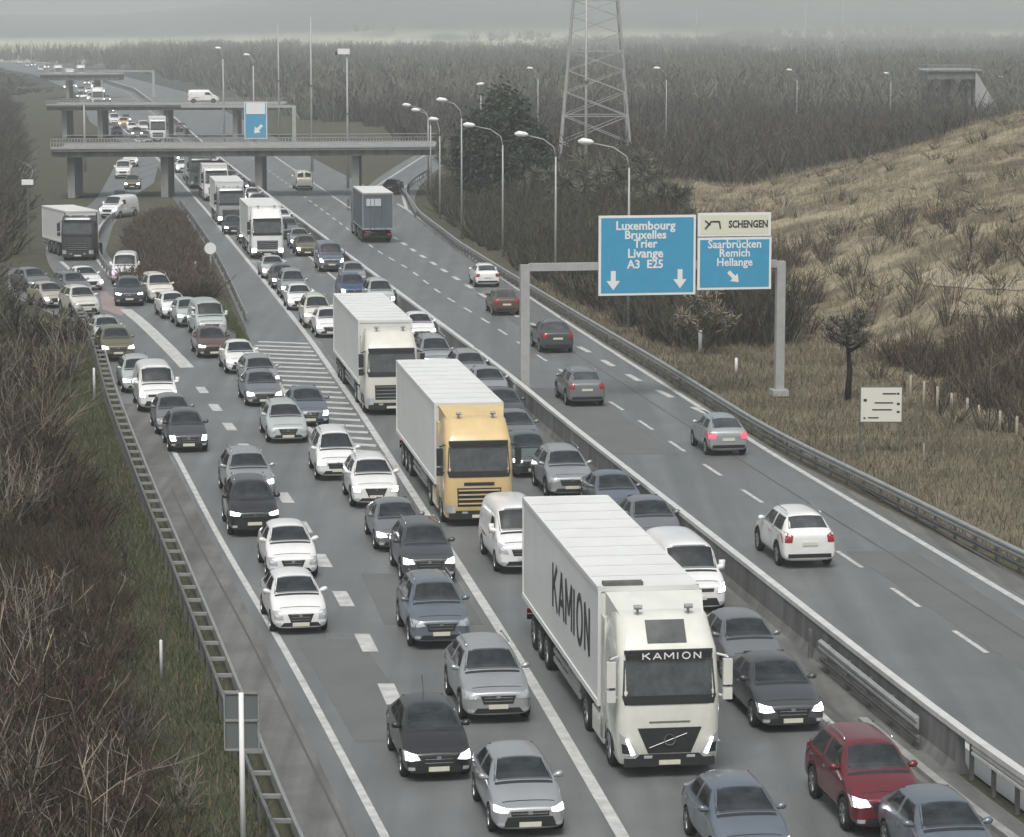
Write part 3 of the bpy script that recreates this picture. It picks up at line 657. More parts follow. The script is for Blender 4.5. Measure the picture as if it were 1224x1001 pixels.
# small stakes and posts
def stake(xb, yb, yt, label, group, w=.13, m=M_wood):
    X, Y = G(xb, yb); z0 = H1(X, Y); h = ZAT(yt, Y) - z0
    mb = MB(); mb.tube([(0, 0, -.1), (0, 0, h * .97), (0, 0, h)], [w / 2, w / 2, w * .3], 7)
    o = mb.build('stake', m, None, True); o.location = (X, Y, z0); tag(o, label, 'post', group)
for i, (x, a, b) in enumerate(((1088, 487, 449), (1104, 495, 456), (1120, 495, 462), (1137, 494, 470), (1156, 500, 476), (1170, 504, 484), (1195, 517, 491), (1215, 530, 498))):
    stake(x, a, b, ['leftmost pale stake beside the information board', 'second pale stake right of the information board', 'third pale stake right of the information board', 'short pale stake midway along the row behind the verge', 'pale stake just left of the middle of the pinkish patch', 'pale stake on the right of the pinkish patch', 'pale stake second from the right edge of the view', 'tall pale stake nearest the right edge of the view'][i], 'pale stakes along the right verge')
stake(1104, 562, 530, 'lone thin stake close behind the right guard rail', 'marker posts', .06)
stake(193, 808, 765, 'pale marker post in the grass left of the ladder-like guard rail', 'marker posts', .09, M_white)
stake(113, 478, 440, 'pale marker post beside the far end of the left guard rail', 'marker posts', .12, M_white)
stake(837, 420, 395, 'white roadside marker behind the right guard rail under the blue signs', 'marker posts', .22, M_white)
stake(880, 446, 428, 'short white marker right of the leafless bush by the gantry', 'marker posts', .16, M_white)
X, Y = G(252, 330); r = empty('round_sign', (X, Y, 0)); tag(r, 'small round pale sign on a post at the edge of the shrub island', 'sign')
zt = ZAT(292, Y); m = MB(); m.tube([(0, 0, 0), (0, 0, zt)], [.07, .06], 7); m.build('post', M_pole, r)
m = MB(); m.lathe([(.0, -.08), (.42, -.08), (.42, -.05), (0, -.05)], (0, 0, zt - .3), 20); m.build('disc', M_white, r)
X, Y = G(35, 300); r = empty('camera_mast', (X, Y, 0)); tag(r, 'short mast with a pale box in the brush at the far left', 'mast')
zt = ZAT(218, Y); m = MB(); m.tube([(0, 0, 0), (0, 0, zt)], [.1, .08], 7); m.build('shaft', M_galv_d, r); MB().box((0, 0, zt), (.9, .4, .4)).build('box', M_white, r)
for i, (x, yb, yt) in enumerate(((234, 332, 312), (247, 352, 335))):
    stake(x, yb, yt, ['thin pale stake left of the round sign on the island', 'thin stake on the island grass below the round sign'][i], 'marker posts', .12, M_white)
# ------------------------------------------------------------------ vegetation
VEG = {
 'twig_brown': mat('twig_brown', (.062, .043, .024), .9, var=.3, vscale=.4), 'twig_dark': mat('twig_dark', (.020, .015, .010), .9, var=.3, vscale=.4),
 'twig_grey': mat('twig_grey', (.080, .074, .058), .9, var=.25, vscale=.4), 'twig_pale': mat('twig_pale', (.26, .235, .19), .85, var=.25, vscale=.4),
 'twig_red': mat('twig_red', (.055, .028, .019), .9, var=.3, vscale=.4), 'twig_green': mat('twig_green', (.043, .048, .020), .9, var=.3, vscale=.4),
 'grass': mat('grass_blade', (.050, .080, .024), .9, var=.3, vscale=.3), 'grass2': mat('grass_olive', (.075, .082, .036), .9, var=.3, vscale=.3),
 'straw': mat('straw', (.31, .27, .18), .9, var=.25, vscale=.3), 'straw2': mat('straw_brown', (.18, .15, .10), .9, var=.25, vscale=.3),
 'needle': mat('evergreen_leaf', (.030, .045, .028), .85, var=.4, vscale=.5), 'needle2': mat('evergreen_leaf_light', (.055, .075, .045), .85, var=.3, vscale=.5),
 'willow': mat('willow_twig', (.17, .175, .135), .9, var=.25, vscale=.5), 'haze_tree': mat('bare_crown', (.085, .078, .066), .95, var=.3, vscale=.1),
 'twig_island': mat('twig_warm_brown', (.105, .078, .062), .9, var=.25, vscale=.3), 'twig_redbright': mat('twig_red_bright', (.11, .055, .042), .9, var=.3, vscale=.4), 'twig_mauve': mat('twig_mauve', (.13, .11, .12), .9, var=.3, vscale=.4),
 'wood_grey_hazed': mat('bare_wood_grey_hazed', (.155, .15, .128), .95, var=.3, vscale=.05), 'wood_olive_hazed': mat('bare_wood_olive_hazed', (.14, .155, .11), .95, var=.3, vscale=.05),  # part of the distance haze is painted into these paler wood colours
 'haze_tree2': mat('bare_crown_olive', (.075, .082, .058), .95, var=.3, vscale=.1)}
def quads(name, A, B, wa, wb, mi, mats, parent=None):
    """thin ribbons from points A to B (numpy Nx3), widths wa, wb, material index per ribbon"""
    n = len(A); D = B - A; D /= np.linalg.norm(D, axis=1)[:, None] + 1e-9
    rv = npr.normal(size=(n, 3)); U = np.cross(D, rv); U /= np.linalg.norm(U, axis=1)[:, None] + 1e-9
    wa = np.asarray(wa).reshape(-1, 1); wb = np.asarray(wb).reshape(-1, 1)
    V = np.stack([A - U * wa / 2, A + U * wa / 2, B + U * wb / 2, B - U * wb / 2], 1).reshape(-1, 3).astype(np.float32)
    me = bpy.data.meshes.new(name); me.vertices.add(4 * n); me.vertices.foreach_set('co', V.ravel())
    me.loops.add(4 * n); me.loops.foreach_set('vertex_index', np.arange(4 * n)); me.polygons.add(n)
    me.polygons.foreach_set('loop_start', np.arange(0, 4 * n, 4)); me.polygons.foreach_set('loop_total', np.full(n, 4))
    for k in mats: me.materials.append(VEG[k])
    me.polygons.foreach_set('material_index', np.asarray(mi, dtype=np.int32)); me.update(calc_edges=True)
    return link(name, me, parent)
def bushes(C, Hh, Rr, stems, width, nm, side=4, up=.8):
    """C Nx3 bases; returns ribbon arrays of bare branching shrubs"""
    n = len(C); C = np.repeat(C, stems, 0); Hh = np.repeat(Hh, stems); Rr = np.repeat(Rr, stems)
    N = n * stems; a = npr.uniform(0, 2 * np.pi, N); r = np.sqrt(npr.uniform(0, 1, N)) * Rr
    out = np.stack([np.cos(a), np.sin(a), np.zeros(N)], 1)
    P0 = C + out * (r * .35)[:, None]; hz = Hh * npr.uniform(.45, 1.0, N)
    P1 = P0 + out * (r * .35)[:, None] + np.stack([npr.normal(0, .05, N) * hz, npr.normal(0, .05, N) * hz, hz * .5], 1)
    P2 = P1 + out * (r * .45)[:, None] + np.stack([npr.normal(0, .08, N) * hz, npr.normal(0, .08, N) * hz, hz * .5], 1)
    wd = np.full(N, width); base_m = npr.integers(0, nm, N)
    A = [P0, P1]; B = [P1, P2]; wa = [wd * 1.3, wd]; wb = [wd, wd * .4]; mi = [base_m, base_m]
    for k in range(side):
        t = npr.uniform(.25, 1, N)[:, None]; S = P0 + (P1 - P0) * t if k % 2 else P1 + (P2 - P1) * t
        ln = hz * npr.uniform(.14, .34, N); dr = npr.normal(size=(N, 3)); dr[:, 2] = np.abs(dr[:, 2]) * up + .75; dr /= np.linalg.norm(dr, axis=1)[:, None]
        E = S + dr * ln[:, None]; A.append(S); B.append(E); wa.append(wd * .6); wb.append(wd * .3); mi.append(base_m)
    return np.concatenate(A), np.concatenate(B), np.concatenate(wa), np.concatenate(wb), np.concatenate(mi)
def scatter(n, f):
    """rejection-sample n points with f() -> (X, Y arrays)"""
    X, Y = f(n); Z = height(X, Y); return np.stack([X, Y, Z - .05], 1)
def stuff_bushes(name, label, C, Hh, Rr, stems, width, mats, side=4, up=.8):
    o = quads(name, *bushes(C, Hh, Rr, stems, width, len(mats), side, up), mats)
    return tag(o, label, 'undergrowth', kind='stuff')
leftX = lambda Y: np.where(Y < 165, railL(np.minimum(Y, 165)), np.interp(Y, LBY, LBX) + .5)
# left bank: dark brush, thin and small near the rail, taller further left
def left_near(n):
    Y = npr.uniform(38, 110, n); d = 2.2 + npr.uniform(0, 1, n) ** .9 * 16; return leftX(Y) - d, Y
def left_mid(n):
    Y = 100 + npr.uniform(0, 1, n) ** 1.1 * 130; d = 2.4 + npr.uniform(0, 1, n) * 30; return leftX(Y) - d, Y
def left_far(n):
    Y = 160 + npr.uniform(0, 1, n) ** 1.3 * 560; d = 1.2 + npr.uniform(0, 1, n) * 38; return leftX(Y) - d, Y
C = scatter(1500, left_near); d = leftX(C[:, 1]) - C[:, 0]
stuff_bushes('bare_brush', 'dense brown leafless brush on the bank left of the guard rail', C, .5 + np.minimum(d * .16, 1.9) * npr.uniform(.6, 1.2, len(C)), .7 + .5 * npr.uniform(size=len(C)), 26, .020, ['twig_brown', 'twig_brown', 'twig_dark', 'twig_red', 'twig_grey', 'twig_brown', 'twig_green'], 5)
C = scatter(150, left_near); d = leftX(C[:, 1]) - C[:, 0]; C = C[d > 4.5]
stuff_bushes('pale_branches', 'pale leafless branches standing out of the brush at the lower left', C, npr.uniform(1.6, 3.4, len(C)), npr.uniform(.8, 1.8, len(C)), 9, .035, ['twig_pale', 'twig_grey', 'twig_pale', 'straw'], 7)
C = scatter(1500, left_mid); d = leftX(C[:, 1]) - C[:, 0]
stuff_bushes('bare_brush', 'brown brushwood covering the left bank beyond the marker post', C, (.8 + np.minimum(d * .16, 3.8) * npr.uniform(.6, 1.15, len(C))) * np.interp(C[:, 1], [135, 150, 185, 200], [1, .6, .6, 1]), npr.uniform(.9, 1.8, len(C)), 26, .05, ['twig_brown', 'twig_dark', 'twig_red', 'twig_brown', 'twig_green'], 4)
C = scatter(60, lambda n: (leftX(npr.uniform(100, 150, n) * 0 + 125) - npr.uniform(5, 12, n), npr.uniform(100, 150, n)))
stuff_bushes('pale_branches', 'pale dead stalks among the brush at the left edge', C, npr.uniform(2, 4, len(C)), npr.uniform(.8, 1.6, len(C)), 10, .06, ['twig_pale', 'twig_grey', 'straw2'], 5)
C = scatter(2600, left_far); d = leftX(C[:, 1]) - C[:, 0]
stuff_bushes('bare_thicket', 'grey-brown thicket on the left beyond the ramps', C, (1.6 + np.minimum(d * .25, np.interp(C[:, 1], [160, 300, 450, 700], [5, 4, 2.2, .8]))) * npr.uniform(.7, 1.1, len(C)), npr.uniform(1.6, 3.0, len(C)), 26, .11, ['twig_brown', 'haze_tree', 'haze_tree2', 'twig_dark'], 3)
# shrub island between ramp and motorway
def island(n):
    Y = npr.uniform(185, 312, n * 3); xr = isleR(Y) - 1.6; xl = np.interp(Y, [185, 192, 215, 236, 262, 300], [-22, -27.2, -29.5, -32.5, -33, -39]) + 1.0
    u = npr.uniform(size=len(Y)); X = xl + (xr - xl) * u; ok = (xr - xl) > 1.0; return X[ok][:n], Y[ok][:n]
C = scatter(900, island)
stuff_bushes('island_shrubs', 'low brown shrubs filling the island between the exit ramp and the motorway', C, npr.uniform(.8, 1.7, len(C)), npr.uniform(.8, 1.6, len(C)), 34, .06, ['twig_brown', 'haze_tree', 'twig_island', 'twig_island'], 3)
# right side: reeds and scrub between verge and hill, shrubs and small trees towards the valley
def rX(Y): return np.where(Y < 300, railR(np.minimum(Y, 300)), -14.5 - (Y - 330) * .15)
def right_scrub(n):
    Y = npr.uniform(112, 215, n); d = 10 + npr.uniform(0, 1, n) ** 1.1 * 22; return rX(Y) + d, Y
C = scatter(260, right_scrub); d = C[:, 0] - rX(C[:, 1])
stuff_bushes('bare_scrub', 'brown scrub at the foot of the dry hillside on the right', C, npr.uniform(.8, 2.6, len(C)) * np.clip(1.5 - d / 40, .4, 1), npr.uniform(.7, 1.5, len(C)), 26, .04, ['twig_brown', 'twig_grey', 'straw2', 'straw2', 'twig_grey', 'twig_dark'], 4)
def reeds(n):
    Y = npr.uniform(122, 152, n); d = 13.0 + npr.uniform(0, 1, n) * 9; return rX(Y) + d, Y
C = scatter(480, reeds)
stuff_bushes('dead_reeds', 'dense dark brown dead stalks behind the pale stakes on the right', C, npr.uniform(.8, 1.7, len(C)), npr.uniform(.6, 1.1, len(C)), 26, .035, ['twig_brown', 'twig_dark', 'twig_brown', 'straw2'], 2, 1.5)
def right_dark(n):
    Y = npr.uniform(158, 300, n); d = 2.6 + npr.uniform(0, 1, n) * np.interp(Y, [158, 200, 300], [8, 13, 22]); return rX(Y) + d, Y
C = scatter(900, right_dark); d = C[:, 0] - rX(C[:, 1])
stuff_bushes('roadside_thicket', 'grey-brown thicket behind the lamps right of the motorway', C, np.minimum(1.2 + d * .28, 4.2) * npr.uniform(.7, 1.1, len(C)), npr.uniform(1.0, 2.0, len(C)), 26, .075, ['haze_tree2', 'twig_brown', 'twig_dark', 'haze_tree', 'twig_green'], 3)
def valley(n):
    Y = npr.uniform(300, 620, n); X = rX(Y) + 14 + npr.uniform(0, 1, n) * (30 + (Y - 200) * .32); return X, Y
C = scatter(1300, valley)
stuff_bushes('valley_thicket', 'dark bare thicket filling the valley behind the pylon', C, npr.uniform(2.5, 5.5, len(C)), npr.uniform(1.6, 3.4, len(C)), 24, .16, ['haze_tree', 'haze_tree2', 'twig_dark', 'twig_red'], 3)
def wood(n):
    Y = 520 + npr.uniform(0, 1, n) ** 1.3 * 2100; X = npr.uniform(-.215, .21, n) * Y
    a = X / Y; ok = (X > wallX(np.minimum(Y, 1540)) + 24) & ((Y < 1050) | (vnoise(X, Y * .55, 240, 6) > np.interp(Y, [1050, 1500, 2600], [-.8, -.05, .25]))); return X[ok], Y[ok]
C = scatter(9500, wood)
stuff_bushes('distant_wood', 'hazy bare woodland across the plain behind the overpasses', C, npr.uniform(4.5, 9, len(C)), npr.uniform(3, 6, len(C)), 20, .28, ['wood_grey_hazed', 'wood_olive_hazed', 'wood_grey_hazed', 'haze_tree'], 3)
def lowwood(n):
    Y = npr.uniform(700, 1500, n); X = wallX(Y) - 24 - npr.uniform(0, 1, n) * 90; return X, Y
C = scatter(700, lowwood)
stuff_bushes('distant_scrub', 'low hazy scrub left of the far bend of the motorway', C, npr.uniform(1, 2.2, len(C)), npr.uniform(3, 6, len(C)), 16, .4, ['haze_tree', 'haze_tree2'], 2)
# grass and straw
def blades(name, label, C, hmin, hmax, wd, mats, lean=.35):
    n = len(C); h = npr.uniform(hmin, hmax, n); B = C + np.stack([npr.normal(0, lean, n) * h, npr.normal(0, lean, n) * h, h], 1)
    o = quads(name, C, B, np.full(n, wd), np.full(n, wd * .3), npr.integers(0, len(mats), n), mats); return tag(o, label, 'grass', kind='stuff')
def lg(n): Y = npr.uniform(45, 165, n); return leftX(Y) - .2 - npr.uniform(0, 1, n) ** 1.3 * 5.5, Y
blades('verge_grass', 'short green grass between the left guard rail and the brush', scatter(70000, lg), .08, .38, .03, ['grass', 'grass2', 'grass', 'straw2'])
def rg(n): Y = npr.uniform(85, 200, n); return rX(Y) + .4 + npr.uniform(0, 1, n) * 15, Y
blades('verge_grass', 'dull winter grass on the verge behind the right guard rail', scatter(60000, rg), .08, .42, .035, ['straw2', 'grass2', 'straw2', 'straw', 'twig_brown'])
def hg(n):
    Y = npr.uniform(120, 300, n); d = 17 + npr.uniform(0, 1, n) * 50; return rX(Y) + d, Y
Ch = scatter(110000, hg); nz = vnoise(Ch[:, 0], Ch[:, 1], 5, 4); Ch = Ch[npr.uniform(-.9, .7, len(Ch)) < nz]
blades('hill_straw', 'tufts of dead straw-coloured grass over the hillside', Ch, .15, .65, .06, ['straw', 'straw2', 'straw', 'straw', 'twig_pale'])
Cb = scatter(420, hg); Cb = Cb[vnoise(Cb[:, 0], Cb[:, 1], 11, 9) > -.25]
stuff_bushes('hill_bushes', 'scattered small brown bushes on the dry hill', Cb, npr.uniform(.3, 1.5, len(Cb)), npr.uniform(.5, 2.0, len(Cb)), 26, .045, ['twig_brown', 'twig_grey', 'straw2'], 4)
def ig(n): Y = npr.uniform(158, 192, n); xr = isleR(Y) - .3; xl = np.interp(Y, [158, 165, 181, 192], [-15.4, -16, -21.2, -27]); return xl + (xr - xl) * npr.uniform(size=n), Y
blades('island_grass', 'green grass on the tip of the shrub island', scatter(9000, ig), .08, .3, .05, ['grass', 'grass2'])
o = polysheet('island_ground', wline([(150, 332), (175, 337), (205, 347), (240, 364), (275, 397), (299, 408), (291, 390), (269, 340), (249, 300), (224, 262), (204, 235), (190, 215), (160, 235), (135, 270), (126, 300)]), .02, M_soil)
def gr(n): Y = npr.uniform(40, 78, n); return railL(Y), Y
# individual trees
def tree(name, label, X, Y, h, r, leaf, nleaf, trunk_m, ls=.35, shape=1.0, bare=False, trunk_h=.3, group=None, cat='tree', z=None, tw=.02):
    z0 = H1(X, Y) if z is None else z
    root = empty(name, (X, Y, z0), 0); tag(root, label, cat, group)
    m = MB(); rd = random.Random(int(X * 7 + Y)); tips = []
    m.tube([(0, 0, -.2), (.02 * h, .01 * h, h * .3), (-.01 * h, .02 * h, h * .62), (.01 * h, 0, h * .9)], [h * tw * 1.4, h * tw, h * tw * .6, h * tw * .15], 7)
    for k in range(16):
        a = rd.uniform(0, 6.28); zz = h * rd.uniform(trunk_h, .85); l = r * rd.uniform(.5, 1.0) * (1.15 - .5 * zz / h)
        e = (math.cos(a) * l, math.sin(a) * l, zz + l * rd.uniform(.25, .8)); mid = (e[0] * .5, e[1] * .5, zz + (e[2] - zz) * .35)
        m.tube([(0, 0, zz), mid, e], [h * tw * .45, h * tw * .3, h * tw * .1], 5); tips.append((mid, e))
    m.build('trunk', trunk_m, root, True)
    n = nleaf
    if bare:
        S = np.array([rd.choice(tips)[0] for _ in range(n)]); E0 = np.array([t[1] for t in [rd.choice(tips) for _ in range(n)]])
        u = npr.uniform(.0, 1, n)[:, None]; idx = [rd.randrange(len(tips)) for _ in range(n)]
        M0 = np.array([tips[i][0] for i in idx]); M1 = np.array([tips[i][1] for i in idx]); A = M0 + (M1 - M0) * u
        dr = npr.normal(size=(n, 3)); dr[:, 2] += .5; dr /= np.linalg.norm(dr, axis=1)[:, None]
        B = A + dr * (r * npr.uniform(.10, .32, n))[:, None]
    else:
        k = 46; cc = npr.normal(size=(k, 3)); cc /= np.linalg.norm(cc, axis=1)[:, None]; rad = npr.uniform(.35, 1, k) ** .6
        cz = h * (trunk_h + (1 - trunk_h) / 2); cc = cc * rad[:, None] * np.array([r, r, h * (1 - trunk_h) / 2 * .95]); cc[:, 2] += cz
        if shape < 1: f = 1 - (1 - shape) * np.clip((cc[:, 2] - h * trunk_h) / (h * (1 - trunk_h)), 0, 1); cc[:, 0] *= f; cc[:, 1] *= f
        idx = npr.integers(0, k, n); A = cc[idx] + npr.normal(0, r * .17, (n, 3)); dr = npr.normal(size=(n, 3)); dr /= np.linalg.norm(dr, axis=1)[:, None]; B = A + dr * ls
    wd = np.full(n, ls * .55 if not bare else ls)
    quads('crown', A, B, wd, wd * .5, npr.integers(0, len(leaf), n), leaf, root)
    return root
def tpx(x, y): return G(x, y)
X, Y = 0, 0
for (x, yb, yt, r, lab) in ((603, 262, 104, 3.6, 'tallest dark evergreen tree behind the curved lamps'), (572, 262, 128, 2.8, 'dark evergreen left of and lower than the tallest one'), (634, 262, 138, 2.4, 'small dark evergreen at the right shoulder of the tallest one'), (586, 250, 150, 3.0, 'broad low dark evergreen at the foot of the lamps')):
    X, Y = G(x, yb); tree('evergreen_tree', lab, X, Y + 12, ZAT(yt, Y + 12), r, ['needle', 'needle', 'needle2'], 9000, VEG['twig_dark'], .38, .7, trunk_h=.08, group='dark evergreens right of the overpass', z=0)
for (x, D, yt, r, lab) in ((700, 250, 205, 4.2, 'round grey-green willow bush below the pylon'), (755, 246, 186, 3.8, 'tallest willow bush right below the pylon'), (650, 262, 215, 3.4, 'low willow bush left of the pylon foot'), (790, 235, 235, 3.2, 'low willow bush above the right blue sign'), (540, 330, 170, 3.5, 'thin bare tree behind the lamp at the entry ramp')):
    X = XAT(x, D); tree('willow_bush', lab, X, D, ZAT(yt, D), r, ['willow', 'willow', 'haze_tree2'], 5200, VEG['twig_grey'], .085, bare=True, trunk_h=.12, group='willow bushes below the pylon', z=0)
X, Y = G(1013, 477); tree('small_tree', 'small crooked tree with a dark trunk left of the information board', X, Y, 4.7, 1.7, ['twig_grey', 'twig_brown', 'willow'], 1500, VEG['twig_dark'], .035, bare=True, trunk_h=.42, z=0, tw=.028)
X, Y = G(850, 432); tree('leafless_bush', 'pale leafless bush hung with scraps behind the right guard rail', X, Y + 4, 3.6, 1.9, ['twig_pale', 'twig_grey', 'straw', 'twig_pale'], 1600, VEG['twig_grey'], .06, bare=True, trunk_h=.1, z=0, cat='bush')
def bramble(n):
    Y = npr.uniform(52, 84, n); d = 3.2 + npr.uniform(0, 1, n) * 7; return railL(Y) - d, Y
C = scatter(420, bramble)
stuff_bushes('bramble', 'tangle of pale and reddish leafless stems at the lower left corner', C, npr.uniform(.8, 2.0, len(C)), npr.uniform(.5, 1.1, len(C)), 12, .026, ['twig_pale', 'twig_grey', 'twig_redbright', 'twig_brown', 'twig_dark', 'twig_green', 'twig_dark', 'twig_brown', 'twig_brown'], 6, .6)
def branchy(name, label, X, Y, h, spread, lean, n=7, m='twig_pale', w=.03, group='pale branches in the lower left brush'):
    z0 = H1(X, Y); root = empty(name, (X, Y, z0)); tag(root, label, 'shrub', group); rd = random.Random(int(X * 31 + Y * 7)); m1 = MB(); m2 = MB()
    for k in range(n):
        a = rd.uniform(0, 6.28); p = [Vector((0, 0, 0))]; l = h * rd.uniform(.6, 1); d = Vector((math.cos(a) * spread + lean[0], math.sin(a) * spread + lean[1], 1)).normalized()
        for q in range(5): d = (d + Vector((rd.gauss(0, .16), rd.gauss(0, .16), rd.gauss(0, .12)))).normalized(); p.append(p[-1] + d * l / 5)
        m1.tube(p, [w, w * .85, w * .7, w * .55, w * .4, w * .15], 5)
        for q in range(7):
            b = rd.randrange(1, 5); e = p[b]; d2 = (d + Vector((rd.gauss(0, .7), rd.gauss(0, .7), rd.gauss(0.1, .4)))).normalized(); f = e + d2 * l * rd.uniform(.12, .3); g = f + (d2 + Vector((rd.gauss(0, .4), rd.gauss(0, .4), .2))) * l * .12
            m2.tube([e, f, g], [w * .45, w * .3, w * .12], 4)
    m1.build('stem', VEG[m], root, True); m2.build('twigs', VEG[m], root, True)
for i, (x, y, h, sp, ln, m_, lab) in enumerate((
    (30, 985, 2.6, .5, (0, 0), 'twig_pale', 'pale branching shrub at the very bottom left corner'), (100, 905, 2.4, .15, (-.05, 0), 'twig_pale', 'single upright pale stem in the lower left brush'),
    (70, 975, 4.2, .25, (1.6, .1), 'twig_pale', 'long pale branch slanting up to the right in the lower left'), (165, 900, 1.9, .4, (-.3, 0), 'twig_mauve', 'mauve-grey forked stems beside the bottom grass'),
    (60, 880, 2.6, .45, (0, 0), 'twig_redbright', 'reddish leafless shrub in the lower left brush'), (25, 790, 3.2, .4, (.1, 0), 'twig_pale', 'pale shrub at the left edge a little above the bottom corner'),
    (150, 690, 2.2, .12, (0, 0), 'twig_grey', 'thin grey stem rising left of the ladder-like rail'), (12, 640, 4.0, .4, (.2, 0), 'twig_pale', 'tall pale shrub at the left edge below mid height'),
    (20, 545, 4.6, .5, (.2, 0), 'twig_pale', 'pale spreading shrub at the left edge about mid height'), (55, 530, 3.4, .5, (.5, 0), 'straw', 'straw-coloured branches reaching right at mid height on the left'),
    (120, 985, 2.2, .6, (.4, 0), 'twig_redbright', 'reddish stems at the bottom edge left of the grass'), (215, 975, 1.5, .3, (.2, 0), 'twig_pale', 'small pale twig bush at the bottom edge on the grass'))):
    X, Y = G(x, y); branchy('bare_shrub', lab, X, Y, h, sp, ln, 7 if 'single' not in lab and 'long' not in lab and 'thin' not in lab else 2, m_, .024)
# ------------------------------------------------------------------ vehicles
STY = {  # L, W, H, hood front z, cowl (x,z), roof front x, roof rear x, tail (x,z), belt z, clearance, wheel r, axle front, axle rear
 'hatchback': (4.05, 1.76, 1.48, .70, (1.02, 1.00), 1.78, 3.15, (3.88, 1.02), .93, .20, .315, .80, 3.32),
 'estate':    (4.60, 1.82, 1.47, .69, (1.18, .98), 1.98, 4.00, (4.48, 1.02), .92, .19, .325, .88, 3.66),
 'saloon':    (4.70, 1.84, 1.45, .69, (1.22, .97), 2.05, 3.15, (4.00, 1.06), .92, .18, .33, .90, 3.72),
 'suv':       (4.50, 1.88, 1.66, .84, (1.12, 1.12), 1.82, 3.72, (4.32, 1.16), 1.05, .24, .365, .88, 3.58),
 'minivan':   (4.45, 1.84, 1.72, .80, (.80, 1.12), 1.62, 4.00, (4.36, 1.14), 1.02, .22, .33, .82, 3.62),
 'van':       (4.90, 1.92, 1.98, .92, (.78, 1.22), 1.50, 4.66, (4.86, 1.30), 1.14, .25, .34, .90, 3.95),
}
